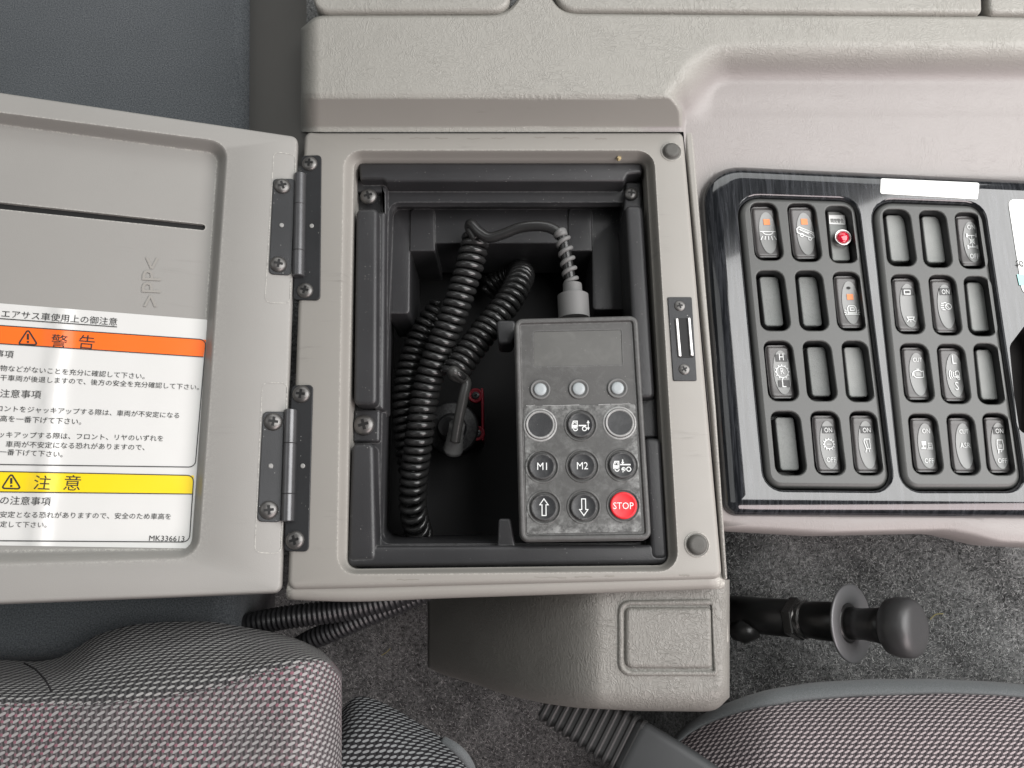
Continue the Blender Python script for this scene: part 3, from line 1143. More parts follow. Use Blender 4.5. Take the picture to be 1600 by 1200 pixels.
for cx, cy in ((44, 528), (18, 753)):
    tri = [s(cx, cy - 13), s(cx + 15, cy + 11), s(cx - 15, cy + 10)]
    b.stroke(FL, rl(tri, 0.001, 0, 3), 0.0009, hl + 0.0002, 'ink', True)
    b.stroke(FL, [s(cx, cy - 6), s(cx, cy + 3)], 0.0012, hl + 0.0002, 'ink')
    b.stroke(FL, [s(cx, cy + 5), s(cx, cy + 8)], 0.0012, hl + 0.0002, 'ink')
b.build('warning_label', lid, recalc=False)

# ---- hinges
for hi, d in enumerate((
        dict(fl=[(471, 243), (502, 242), (500, 469), (458, 468)], ll=[(427, 279), (462, 279), (455, 430), (420, 428)], k0=(469, 272), k1=(466, 432),
             fs=((484, 256, 13), (477, 454, 13)), lsx=((441, 291, 13.5), (435, 413, 13.5)), dots=((440, 352), (487, 353))),
        dict(fl=[(456, 602), (489, 601), (482, 862), (444, 861)], ll=[(411, 643), (448, 643), (440, 816), (402, 815)], k0=(454, 640), k1=(449, 815),
             fs=((471, 616, 14), (461, 844, 14)), lsx=((427, 659, 14), (420, 797, 14)), dots=((423, 728), (473, 728))))):
    b = B('hinge')
    b.slab(F0, q0(d['fl'], 0.0012), 0.003, -0.004, 0.0012, 0.0004, 'hinge', 2, 3)
    u, v = F0.uv(*d['dots'][1], 0.0012)
    b.rev(F0.W(u, v, 0.0008), (0, 0, 1), [(0, 0.0016), (0.0008, 0.0016), (0.001, 0.0010)], 'rivet', 16)
    hg = b.build('hinge', con)
    b = B('hinge')
    b.slab(FL, ql(d['ll'], 0.0012), 0.003, 0.0003, 0.0012, 0.0004, 'hinge', 2, 3)
    u, v = FL.uv(*d['dots'][0], 0.0012)
    b.rev(FL.W(u, v, 0.0008), FL.n, [(0, 0.0016), (0.0008, 0.0016), (0.001, 0.0010)], 'rivet', 16)
    b.build('hinge_leaf', hg)
    b = B('pin')
    p0, p1 = U(*d['k0'], 0.003), U(*d['k1'], 0.003)
    ax = p1 - p0
    Ln = ax.length
    r = 0.0042
    pr = [(0, r * 0.85), (0.0005, r)]
    for f in (0.31, 0.76):
        pr += [(Ln * f - 0.0004, r), (Ln * f, r * 0.9), (Ln * f + 0.0004, r)]
    pr += [(Ln - 0.0005, r), (Ln, r * 0.85)]
    b.rev(p0, ax, pr, 'pin', 20)
    kn = b.build('hinge_knuckle', hg)
    kn.data.set_sharp_from_angle(angle=radians(35))
    for (x, y, r_) in d['fs']:
        screw(hg, F0, x, y, 0.0012, r_, random.uniform(-0.4, 0.4))
    for (x, y, r_) in d['lsx']:
        screw(hg, FL, x, y, 0.0012, r_, random.uniform(-0.4, 0.4))

# ---- rubber bumpers
for x, y, r_ in ((1049, 237, 15), (1089, 851, 16)):
    b = B('bumper')
    o_ = U(x, y, 0.0)
    rr_ = r_ * PXM
    b.rev(o_, (0, 0, 1), [(-0.003, rr_ * 1.2), (0.0003, rr_ * 1.2), (0.0003, rr_ * 1.05), (-0.0006, rr_), (0.002, rr_ * 0.9), (0.0032, rr_ * 0.78), (0.0034, rr_ * 0.55)],
          'bumper', 28, mats=['frame', 'frame', 'black', 'bumper', 'bumper', 'bumper'], cap0=False)
    b.build('rubber_bumper', con)

# ---- latch plate on the right rim
b = B('black')
zz = 0.0008
b.slab(F0, q0([(1043, 464), (1081, 464), (1089, 595), (1052, 595)], zz), 0.001, -0.004, zz, 0.0004, 'hinge', 2, 2)
b.slab(F0, q0([(1055, 497), (1079, 497), (1084, 559), (1060, 559)], zz + 0.0002), 0.001, -0.003, zz + 0.0002, 0.0001, 'black', 2, 2)
lt = b.build('latch_plate', con)
for pts in ([(1055, 497), (1060, 497), (1065, 557), (1060, 557)], [(1074, 496), (1079, 496), (1084, 556), (1079, 556)]):
    b = B('steel')
    b.slab(F0, q0(pts, 0.002), 0.0004, -0.003, 0.0022, 0.0006, 'steel', 3, 2)
    b.build('catch_bar', lt)
screw(lt, F0, 1062, 478, zz, 9, 0.2, dome=0.25)
screw(lt, F0, 1069, 577, zz, 9, 0.5, dome=0.25)

# ---- lower side panel with a small flap
ytop = [(640, 928), (1150, 905)]
ybt = [(640, 1030), (668, 1042), (690, 1054), (740, 1068), (790, 1086), (850, 1099), (900, 1106), (1000, 1111), (1108, 1112), (1124, 1108), (1134, 1098), (1141, 1082)]


def zl(px, py):
    z = -0.022 - 0.16 * max(0.0, (940 - px) / 272.0) ** 1.5
    yb = pl(ybt, px)
    e = (yb - py)
    if e < 34:
        z -= 0.016 * (1 - math.sqrt(max(0, 1 - ((34 - e) / 34) ** 2)))
    if px > 1122:
        t = min(1, (px - 1122) / 18)
        z -= 0.010 * (1 - math.sqrt(max(0, 1 - t * t)))
    return z


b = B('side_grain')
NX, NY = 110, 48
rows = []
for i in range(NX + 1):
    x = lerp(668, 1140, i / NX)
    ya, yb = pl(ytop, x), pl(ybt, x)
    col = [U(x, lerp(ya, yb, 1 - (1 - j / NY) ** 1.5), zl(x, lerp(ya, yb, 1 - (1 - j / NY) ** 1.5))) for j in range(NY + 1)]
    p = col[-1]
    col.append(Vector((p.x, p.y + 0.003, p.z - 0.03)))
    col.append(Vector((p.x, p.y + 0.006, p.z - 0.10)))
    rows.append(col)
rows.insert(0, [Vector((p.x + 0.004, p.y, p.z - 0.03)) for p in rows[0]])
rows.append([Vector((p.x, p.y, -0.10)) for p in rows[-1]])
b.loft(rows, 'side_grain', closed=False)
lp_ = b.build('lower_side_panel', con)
# raised border round the flap
b = B('frame')
bo = [(963, 938), (1118, 938), (1126, 1056), (963, 1056)]
zf = -0.0205
ob = rl(q0([(962, 936), (1116, 932), (1126, 1060), (962, 1060)], zf), (0.009, 0.004, 0.004, 0.009), 0, 5)
ib = rl(q0([(974, 945), (1112, 945), (1116, 1049), (974, 1049)], zf), (0.005, 0.001, 0.001, 0.006), 0, 5)
lo_ = [[F0.W(u, v, zf - 0.004) for u, v in ob]]
for t in (0.25, 0.5, 0.75):
    lo_.append([Vector((lerp(p[0], q[0], t * 0.8), lerp(p[1], q[1], t * 0.8), zf - 0.004 + 0.0045 * sin(t * pi * 0.6))) for p, q in zip(ob, ib)])
lo_.append([F0.W(u, v, zf) for u, v in ib])
lo_.append([F0.W(u, v, zf - 0.012) for u, v in ib])
b.loft(lo_, 'side_grain')
b.build('flap_border', con)
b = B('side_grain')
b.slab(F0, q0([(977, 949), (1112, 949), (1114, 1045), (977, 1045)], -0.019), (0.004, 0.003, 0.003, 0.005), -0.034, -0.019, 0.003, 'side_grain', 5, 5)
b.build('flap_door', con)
b = B('side')
b.slab(F0, q0([(1112, 905), (1134, 905), (1140, 1006), (1119, 1006)], -0.026), 0.002, -0.09, -0.026, 0.002, 'frame', 3, 3)
b.build('panel_edge', con)

# ================================================================== SWITCH PANEL
sp = thing('switch_panel', 'glossy black woodgrain switch panel with two blocks of rocker switches, right of the storage box', 'switch panel', U(1370, 540, -0.006))
HP = 0.004
b = B('gloss')
po = [(1089, 258), (1880, 294), (1880, 812), (1131, 806)]
I1 = [(1152, 305), (1338, 311), (1395, 766), (1197, 764)]
I2 = [(1362, 312), (1535, 318), (1602, 766), (1411, 766)]
fo = q0(po, -0.004)
L = [[F0.W(u, v, -0.010) for u, v in rl(fo, (0.030, 0.01, 0.01, 0.009), 0, 8)]]
for i in range(9):
    a = i / 8 * pi / 2
    L.append([F0.W(u, v, -0.006 + (HP + 0.006) * sin(a)) for u, v in rl(fo, (0.030, 0.01, 0.01, 0.009), 0.013 * (1 - cos(a)), 8)])
b.loft(L, 'gloss')
outer = rl(fo, (0.030, 0.01, 0.01, 0.009), 0.013, 8)
h1 = rl(q0(I1, HP), (0.016, 0.012, 0.012, 0.012), -0.002, 6)
h2 = rl(q0(I2, HP), (0.016, 0.012, 0.012, 0.012), -0.002, 6)
hole = rl(q0([(1700, 480), (1575, 535), (1572, 660), (1602, 690), (1700, 690)], HP), 0.012, 0, 6)
hole = rl(q0([(1660, 490), (1597, 497), (1574, 545), (1576, 650), (1598, 690), (1660, 690)], HP), 0.008, 0, 5)
cutq = [(1655, 500), (1606, 502), (1577, 540), (1590, 676), (1655, 690)]
hole = rl(q0(cutq, HP), 0.008, 0, 5)
b.fill(F0, outer, [h1, h2, hole], HP, 'gloss')
for II, rad in ((I1, (0.016, 0.012, 0.012, 0.012)), (I2, (0.016, 0.012, 0.012, 0.012))):
    qq = q0(II, HP)
    b.loft([[F0.W(u, v, HP) for u, v in rl(qq, rad, -0.002, 6)], [F0.W(u, v, HP - 0.0006) for u, v in rl(qq, rad, -0.001, 6)],
            [F0.W(u, v, HP - 0.0025) for u, v in rl(qq, rad, -0.0003, 6)], [F0.W(u, v, -0.012) for u, v in rl(qq, rad, 0.0, 6)]], 'gloss')
b.loft([[F0.W(u, v, HP) for u, v in hole], [F0.W(u, v, -0.035) for u, v in hole]], 'rocker', cap1=True)
bez = b.build('panel_bezel', sp)
bez.data.set_sharp_from_angle(angle=radians(40))

P1 = [[(1171, 316, 1226, 407), (1229, 317, 1286, 409), (1288, 321, 1343, 411)],
      [(1180, 422, 1237, 517), (1241, 422, 1297, 517), (1300, 424, 1356, 517)],
      [(1192, 532, 1250, 627), (1253, 532, 1310, 627), (1314, 532, 1368, 628)],
      [(1203, 642, 1262, 743), (1265, 642, 1323, 743), (1326, 642, 1382, 743)]]
P2 = [[(1378, 326, 1434, 416), (1435, 328, 1490, 418), (1491, 331, 1544, 420)],
      [(1391, 428, 1447, 522), (1450, 429, 1505, 524), (1505, 431, 1559, 525)],
      [(1405, 536, 1462, 629), (1463, 537, 1519, 631), (1520, 536, 1573, 632)],
      [(1418, 646, 1476, 742), (1478, 646, 1534, 743), (1534, 645, 1589, 743)]]
HI = 0.0015      # top of the insert


def pocket_quad(bb, shr=10):
    x0, y0, x1, y1 = bb
    return [(x0, y0), (x1 - shr - 3, y0), (x1, y1), (x0 + shr - 1, y1)]


for II, PP in ((I1, P1), (I2, P2)):
    b = B('insert')
    qq = q0(II, HI)
    rad = (0.015, 0.011, 0.011, 0.011)
    L = [[F0.W(u, v, -0.012) for u, v in rl(qq, rad, 0.0008, 6)]]
    for i in range(5):
        a = i / 4 * pi / 2
        L.append([F0.W(u, v, HI - 0.0035 + 0.0035 * sin(a)) for u, v in rl(qq, rad, 0.0008 + 0.0035 * (1 - cos(a)), 6)])
    b.loft(L, 'insert')
    outer = rl(qq, rad, 0.0043, 6)
    holes = []
    for row in PP:
        for bb in row:
            hq = q0(pocket_quad(bb), HI)
            hr = (0.0055, 0.0075, 0.0065, 0.0065)
            ho = rl(hq, hr, -0.0006, 5)
            holes.append(ho)
            lps = [[F0.W(u, v, HI) for u, v in ho]]
            for a in (30, 60, 90):
                aa = radians(a)
                lps.append([F0.W(u, v, HI - 0.0009 * (1 - cos(aa))) for u, v in rl(hq, hr, -0.0006 + 0.0009 * sin(aa), 5)])
            lps.append([F0.W(u, v, -0.016) for u, v in rl(hq, hr, 0.0006, 5)])
            b.loft(lps, 'insert', mats=['insert', 'insert', 'insert', 'pocket', 'pocket'], cap1=True)
    b.fill(F0, outer, holes, HI, 'insert')
    ins_o = b.build('switch_insert', sp)
    ins_o.data.set_sharp_from_angle(angle=radians(40))


def shear_quad(cx, cy, w, h, sh):
    return [(cx - w / 2 - sh, cy - h / 2), (cx + w / 2 - sh, cy - h / 2), (cx + w / 2 + sh, cy + h / 2), (cx - w / 2 + sh, cy + h / 2)]


HB = -0.0065


def blank(bb, rough):
    x0, y0, x1, y1 = bb
    pm = 'plug_rough' if rough else 'plug'
    b = B(pm)
    x0, x1 = x0 + random.uniform(-0.7, 0.7), x1 + random.uniform(-0.7, 0.7)
    cx, cy = lerp(x0, x1, 0.455), lerp(y0, y1, 0.51)
    b.slab(F0, q0(shear_quad(cx, cy, 30, y1 - y0 - 18, 4.5), HB), 0.0022, -0.0155, HB + random.uniform(-0.0005, 0.0005), 0.0009, pm, 3, 4)
    return b.build('blank_plug', sp)


HR = -0.004


def rocker(bb, tilt=1.0):
    """saddle-shaped rocker with a smoked oval lens; returns (object builder, height function)"""
    x0, y0, x1, y1 = bb
    b = B('rocker')
    cx, cy = lerp(x0, x1, 0.47), lerp(y0, y1, 0.515)
    w, h = 41, (y1 - y0) - 12
    hw, hh = w / 2, h / 2

    def zf(a, c):      # a, c in -1..1
        z = HR + 0.0022 * (c * c) * (1 if c < 0 else 1) - 0.0012 - 0.0005 * tilt * c
        e = max(abs(a) ** 5, abs(c) ** 10)
        ra = max(0.0, (abs(a) - 0.72) / 0.28)
        rc = max(0.0, (abs(c) - 0.86) / 0.14)
        return z - 0.0022 * (1 - math.sqrt(max(0, 1 - min(1, ra * ra + rc * rc))))

    def pt(a, c):
        # squared circle mapping keeps the corners round
        k = 0.12
        aa = a * (1 - k * c ** 8)
        cc = c * (1 - k * 0.4 * a ** 8)
        px, py = cx + aa * hw + 4.5 * cc, cy + cc * hh
        return U(px, py, zf(a, c))

    n, m_ = 16, 26
    V = b.grid(n, m_, lambda s_, t_: pt(s_ * 2 - 1, t_ * 2 - 1), 'rocker')
    per = [V[i][0] for i in range(n + 1)] + [V[n][j] for j in range(1, m_ + 1)] + [V[i][m_] for i in range(n - 1, -1, -1)] + [V[0][j] for j in range(m_ - 1, 0, -1)]
    low = [b.bm.verts.new((v.co.x, v.co.y, -0.0155)) for v in per]
    for i in range(len(per)):
        j = (i + 1) % len(per)
        b.face([per[i], per[j], low[j], low[i]], 'rocker')

    def on(dx, dy, lift=0.0002):
        """point on the rocker's surface, dx dy in photo pixels from its middle"""
        px, py = cx + dx + 4.5 * dy / hh, cy + dy
        z = zf(max(-1, min(1, dx / hw)), max(-1, min(1, dy / hh))) + lift
        return U(px, py, z)
    # oval lens following the saddle
    N = 36
    rings = []
    for kk in range(0, 9):
        f = kk / 8
        rings.append([on(3 + 13.5 * f * cos(2 * pi * i / N), 1 + (hh - 7) * f * sin(2 * pi * i / N), 0.0004) for i in range(N)])
    b.loft(list(reversed(rings[1:])), 'lens', cap1=True)
    return b, on, hh


class Sheet:
    """maps flat drawing coordinates (photo pixels from the rocker's middle) on the rocker's curved face"""

    def __init__(self, on):
        self.on = on

    def W(self, u, v, h=0.0):
        return self.on(u, -v, 0.0006 + h)


def arcp(cx, cy, r, a0, a1, n=10, ry=None):
    ry = r if ry is None else ry
    return [(cx + r * cos(lerp(a0, a1, i / n)), cy + ry * sin(lerp(a0, a1, i / n))) for i in range(n + 1)]


def draw(b, S, items, dx=3, dy=0, w=1.35, m='print', st=1.3):
    for it in items:
        if it[0] == 'l':
            b.stroke(S, [(x + dx, y + dy) for x, y in it[1]], it[2] if len(it) > 2 else w, 0.0001, m)
        elif it[0] == 'c':
            b.stroke(S, [(x + dx, y + dy) for x, y in it[1]], it[2] if len(it) > 2 else w, 0.0001, m, True)
        elif it[0] == 't':
            t, x, y, wd = it[1:5]
            b.text(S, t, (x - wd / 2 + dx, y + dy), (x + wd / 2 + dx, y + dy), 0.0001, m, stretch=st)
        elif it[0] == 'f':
            b.flat(S, [(x + dx, y + dy) for x, y in it[1]], 0.0, 0.0001, it[2])


def box(x0, y0, x1, y1):
    return [(x0, y0), (x1, y0), (x1, y1), (x0, y1)]


def gear(r0, r1, n=12):
    it = [('c', arcp(0, 0, r0, 0, 2 * pi * 23 / 24, 23), 1.3)]
    for k in range(n):
        a = 2 * pi * k / n
        it.append(('l', [(r0 * cos(a), r0 * sin(a)), (r1 * cos(a), r1 * sin(a))], 1.7))
    return it


def rays(y, n, spread, l=6):
    return [('l', [(lerp(-spread, spread, k / (n - 1)), y), (lerp(-spread, spread, k / (n - 1)) * 1.35, y - l)], 1.3) for k in range(n)]


ORG = lambda y: ('f', box(-5, y - 4.5, 5, y + 4.5), 'orange')
CHIP = lambda y: ('f', box(-8, y - 5, 10, y + 6), 'chip')
ON = [CHIP(22), ('t', 'ON', 1, 18.5, 12)]
OFF = [('t', 'OFF', 1, -28, 14)]
icons = {
    'lamp': [ORG(16), ('l', [(-12, 1), (12, 1)]), ('l', arcp(0, 1, 8, pi, 2 * pi, 10, 5))] + rays(-6, 5, 9),
    'bus': [ORG(18), ('c', [(-13, 7), (-9, 10), (12, 1), (13, -6), (9, -8), (-13, 1)]), ('l', [(-10, 6), (5, 0)], 1.0), ('c', [(-8, 5), (-7, 7), (4, 2), (4, -1)], 1.0),
            ('c', arcp(-6, -3, 2.4, 0, 5.8, 9)), ('c', arcp(6, -8.5, 2.4, 0, 5.8, 9)), ('l', [(4, 2), (10, -1), (12, -5)])],
    'van': [ORG(8), ('c', [(-6, -17), (-6, -9), (-4, -6), (5, -6), (7, -9), (7, -17)]), ('c', [(-2, -13), (-2, -9), (4, -9), (4, -13)]), ('l', [(-8, -19), (9, -19)]),
            ('l', [(-11, -12), (-8, -14)], 1.1), ('l', [(-12, -16), (-8, -16)], 1.1), ('l', [(-11, -20), (-8, -18)], 1.1),
            ('l', [(12, -12), (9, -14)], 1.1), ('l', [(13, -16), (9, -16)], 1.1), ('l', [(12, -20), (9, -18)], 1.1), ('f', arcp(-1, 22, 3.2, 0, 6.0, 11, 2.2), 'black')],
    'hrl': [CHIP(21), CHIP(-19), ('t', 'H', 1, 18, 7), ('t', 'L', 1, -24, 6), ('t', 'R', 0.3, -3.6, 5.6)] + gear(9.0, 11.5),
    'gear': ON + OFF + gear(7.0, 9.6) + [('l', [(-4, 0), (4, 0)], 0.9)],
    'door': ON + [('c', [(-4, 8), (4, 8), (4, -7), (-2, -7), (-5, 4)]), ('l', [(-2, 6), (1, -6)], 1.0), ('l', [(-2, -8), (-4, -13)]), ('l', [(2, -8), (2, -12)])],
    'axle': [('t', 'ON', 1, 18.5, 12), ('l', [(-7, 9), (7, 9)]), ('l', [(-7, 6), (-7, 12)], 2.4), ('l', [(7, 6), (7, 12)], 2.4), ('l', [(0, 9), (0, 4)]),
             ('l', [(-7, -9), (7, -9)]), ('l', [(-7, -12), (-7, -6)], 2.4), ('l', [(7, -12), (7, -6)], 2.4), ('l', [(0, -9), (0, -4)]), ('l', [(-4, 4), (4, -4)]), ('l', [(-4, -4), (4, 4)]),
             ('c', arcp(0, 0, 3, 0, 5.8, 9), 1.0), ('t', 'OFF', 1, -27, 14)],
    'screen': [CHIP(20), ('c', box(-5, 17, 4, 23)), ('l', [(-2, 17), (4, 17)], 1.8), ('c', [(-5, -19), (6, -19), (4, -23), (-3, -23)]), ('l', [(-6, -26), (-3, -24)], 1.0), ('l', [(7, -26), (4, -24)], 1.0),
               ('l', [(0, -27), (0, -24)], 1.0)],
    'fog': [CHIP(22), ('t', 'ON', 1, 18.5, 12), ('l', [(-8, 4), (-4, 4)]), ('l', [(-9, 1), (-4, 1)]), ('l', [(-9, -3), (-4, -3)]), ('l', [(-7, -6), (-2, -6)]), ('c', arcp(3, -1, 4.5, 0, 5.8, 10)),
            ('l', [(-4, 5), (0, 5)]), ('l', [(-1, 2), (5, -5)], 1.0)],
    'engine': [('t', 'CUT', 1, 18.5, 14), ('c', [(-7, -3), (-7, 3), (-3, 5), (3, 5), (5, 3), (8, 4), (8, -5), (5, -6), (-4, -6)]), ('l', [(-2, 7), (2, 7)]), ('l', [(-9, 2), (-9, -4)]), ('l', [(-4, 1), (4, 1)], 1.0), ('l', [(-4, -2), (4, -2)], 1.0)],
    'horn': [('t', 'L', 1, 17, 6), ('t', 'S', 1, -24, 5.5), ('l', arcp(3, 0, 12, pi * 0.8, pi * 1.2)), ('l', arcp(3, 0, 9, pi * 0.8, pi * 1.2)), ('l', arcp(3, 0, 6, pi * 0.75, pi * 1.25)),
             ('c', [(0, 0), (1, 5), (5, 6), (7, 2), (6, -2)]), ('f', box(0, -5, 7, -2), 'print'), ('c', arcp(5, -6, 1.8, 0, 5.6, 8))],
    'mode': [('t', 'ON', 1, 18.5, 12), ('f', box(-8, 0, -1, 6), 'print'), ('l', [(-9, -5), (-2, -5)], 2.2), ('l', [(-6, 0), (-6, -5)]), ('c', box(2, -4, 8, 3), 1.0), ('l', [(3, 0), (7, 0)], 1.0),
             ('l', [(0, -6), (9, -6)], 1.0)] + OFF,
    'asr': [('t', 'CUT', 1, 18.5, 14), ('t', 'ASR', 1, -4, 16)],
    'mirror': [CHIP(22), ('t', 'ON', 1, 18.5, 12), ('c', [(-4, 8), (4, 8), (5, 0), (4, -7), (-4, -7), (-5, 0)]), ('l', [(-2, 1), (-2, -4)], 1.0), ('l', [(0, 1), (0, -4)], 1.0), ('l', [(2, 1), (2, -4)], 1.0),
               ('l', [(-3, -8), (-4, -13)], 2.0), ('l', [(2, -8), (0, -11)])] + OFF,
}
NAMES = {'lamp': 'rocker switch with an orange window and a ceiling lamp sign', 'bus': 'rocker switch pressed in at the top with an orange window and a bus sign',
         'van': 'rocker switch with an orange window and a vehicle sign with rays', 'hrl': 'rocker switch marked H R L', 'gear': 'rocker switch marked ON OFF with a gear sign',
         'door': 'rocker switch marked ON with a door sign', 'axle': 'rocker switch marked ON OFF with an axle sign', 'screen': 'rocker switch with two small lamp signs',
         'fog': 'rocker switch marked ON with a spray sign', 'engine': 'rocker switch marked CUT with an engine sign', 'horn': 'rocker switch marked L S with a sound sign',
         'mode': 'rocker switch marked ON OFF with a truck sign', 'asr': 'rocker switch marked CUT ASR', 'mirror': 'rocker switch marked ON OFF with a heated mirror sign'}
LAY1 = [['lamp', 'bus', 'RED'], [None, None, 'van'], ['hrl', None, None], [None, 'gear', 'door']]
LAY2 = [[None, None, 'axle'], ['screen', 'fog', None], ['engine', 'horn', None], ['mode', 'asr', 'mirror']]
for PP, LY in ((P1, LAY1), (P2, LAY2)):
    for r in range(4):
        for c in range(3):
            kind, bb = LY[r][c], PP[r][c]
            if kind is None:
                blank(bb, PP is P1 and (r, c) != (2, 2))
            elif kind == 'RED':
                x0, y0, x1, y1 = bb
                b = B('plug')
                b.slab(F0, q0(shear_quad(1311, 368, 28, 78, 4), -0.008), 0.0015, -0.0155, -0.008, 0.0008, 'plug', 3, 3)
                wl = b.build('warning_lamp', sp)
                wl['label'] = 'round red warning lamp with a small white name tag'
                b = B('sticker')
                b.slab(F0, q0([(1295, 336), (1320, 336), (1321, 351), (1296, 350)], -0.0074), 0.0003, -0.0081, -0.0074, 0.0, 'sticker')
                b.text(F0, '開閉警告', F0.uv(1298, 347.5, -0.0074), F0.uv(1318, 348, -0.0074), -0.0074, 'ink', stretch=1.5)
                b.build('name_tag', wl, recalc=False)
                b = B('steel')
                o_ = U(1317, 371, -0.0035)
                b.rev(o_, (0, 0, 1), [(-0.005, 0.0056), (0.0002, 0.0062), (0.0007, 0.0058), (0.0005, 0.005), (-0.0006, 0.0049)], 'steel', 28, cap0=False, cap1=True)
                b.build('bezel_ring', wl)
                b = B('redlens')
                b.rev(o_, (0, 0, 1), [(-0.0004, 0.0047), (0.0006, 0.0044), (0.0016, 0.0034), (0.0020, 0.0018), (0.0021, 0.0004)], 'redlens', 24)
                b.build('lamp_lens', wl)
            else:
                b, on, hh = rocker(bb, 3.0 if kind == 'bus' else 1.0)
                S = Sheet(on)
                draw(b, S, icons[kind])
                ro = b.build('rocker_switch', sp, recalc=False)
                ro['label'] = NAMES[kind]
# stickers on the panel
b = B('sticker')
b.slab(F0, q0([(1376, 279), (1530, 286), (1527, 312), (1375, 303)], HP), 0.0015, HP + 0.0001, HP + 0.0004, 0.0, 'sticker')
b.build('blank_sticker', sp)
b = B('sticker')
b.slab(F0, q0([(1574, 311), (1690, 318), (1705, 470), (1597, 459)], HP), 0.005, HP + 0.0001, HP + 0.0004, 0.0, 'sticker')
b.flat(F0, q0([(1588, 429), (1620, 432), (1622, 447), (1592, 446)], HP), HP + 0.00045, 0.0001, 'teal')
b.text(F0, 'お', F0.uv(1598, 418, HP), F0.uv(1597, 407, HP), HP + 0.0005, 'ink')
b.build('notice_sticker', sp, recalc=False)

# ================================================================== REMOTE CONTROL
rc = thing('remote_control', 'dusty dark grey wired remote with nine round buttons, one a red STOP, in the tray', 'remote control', U(910, 670, -0.035))
HT = -0.004
b = B('remote')
ro_ = q0([(803, 497), (997, 492), (1019, 844), (812, 847)], HT)
rad = 0.006
L = [[F0.W(u, v, -0.034) for u, v in rl(ro_, rad, 0.002, 6)], [F0.W(u, v, HT - 0.008) for u, v in rl(ro_, rad, 0.0, 6)],
     [F0.W(u, v, HT - 0.0065) for u, v in rl(ro_, rad, 0.0, 6)], [F0.W(u, v, HT - 0.006) for u, v in rl(ro_, rad, 0.0012, 6)], [F0.W(u, v, HT - 0.0052) for u, v in rl(ro_, rad, 0.0012, 6)],
     [F0.W(u, v, HT - 0.0048) for u, v in rl(ro_, rad, 0.0002, 6)]]
for i in range(5):
    a = i / 4 * pi / 2
    L.append([F0.W(u, v, HT - 0.002 + 0.002 * sin(a)) for u, v in rl(ro_, rad, 0.0002 + 0.0018 * (1 - cos(a)), 6)])
L.append([F0.W(u, v, HT - 0.0004) for u, v in rl(ro_, rad, 0.0034, 6)])
L.append([F0.W(u, v, HT - 0.0022) for u, v in rl(ro_, rad, 0.0044, 6)])
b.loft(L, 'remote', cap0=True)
inner = rl(ro_, rad, 0.0044, 6)
HF = HT - 0.0022
dq = q0([(834, 518), (971, 515), (973, 570), (834, 573)], HF)
dl = rl(dq, 0.0008, 0, 3)
b.fill(F0, inner, [dl], HF, 'remote')
b.loft([[F0.W(u, v, HF) for u, v in dl], [F0.W(u, v, HF - 0.0005) for u, v in dl]], 'remote')
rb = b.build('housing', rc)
rb.data.set_sharp_from_angle(angle=radians(35))
b = B('display')
b.slab(F0, [tuple(p) for p in dq], 0.0008, HF - 0.002, HF - 0.0004, 0.0002, 'display', 2, 3)
b.build('display_window', rc)
# keypad plate
b = B('keypad')
kq = q0([(818, 634), (993, 631), (1003, 831), (823, 835)], HF)
HK = HF + 0.0005
BT = [(844, 664), (907, 664), (968, 661), (847, 729), (910, 728), (972, 727), (850, 793), (912, 792), (974, 790)]
kl = rl(kq, 0.002, 0.0003, 4)


def circ(px, py, h, r, n=32):
    u, v = F0.uv(px, py, h)
    return [(u + r * cos(2 * pi * i / n), v + r * sin(2 * pi * i / n)) for i in range(n)]


hs = [circ(x, y, HK, 23.0 * PXM) for x, y in BT]
b.loft([[F0.W(u, v, HF - 0.0002) for u, v in rl(kq, 0.002, 0, 4)], [F0.W(u, v, HK) for u, v in kl]], 'keypad')
b.fill(F0, kl, hs, HK, 'keypad')
for lp in hs:
    b.loft([[F0.W(u, v, HK) for u, v in lp], [F0.W(u, v, HK - 0.0012) for u, v in lp]], 'black', cap1=True)
# dirt line along the top edge of the plate
for x0, x1, y in ((848, 905, 633.5), (935, 953, 632.5), (955, 985, 631.5), (822, 836, 634)):
    b.stroke(F0, [F0.uv(x0, y, HK), F0.uv((x0 + x1) / 2, y - 0.7 + random.random(), HK), F0.uv(x1, y - 1, HK)], 0.0004, HK, 'ring')
kp = b.build('keypad_plate', rc, recalc=False)
# lamps
for x, y in ((844, 609), (904, 608), (964.5, 607)):
    b = B('remote')
    o_ = U(x, y, HF)
    r_ = 16 * PXM
    b.rev(o_, (0, 0, 1), [(-0.0003, r_), (0.0008, r_), (0.0013, r_ * 0.94), (0.0013, r_ * 0.84), (0.0004, r_ * 0.76), (0.0002, r_ * 0.68)], 'rubber', 30, cap0=False, cap1=True)
    b.rev(o_, (0, 0, 1), [(0.0, r_ * 0.62), (0.0014, r_ * 0.62), (0.0018, r_ * 0.52), (0.0019, r_ * 0.3)], 'ledgrey', 24)
    b.build('status_lamp', rc)


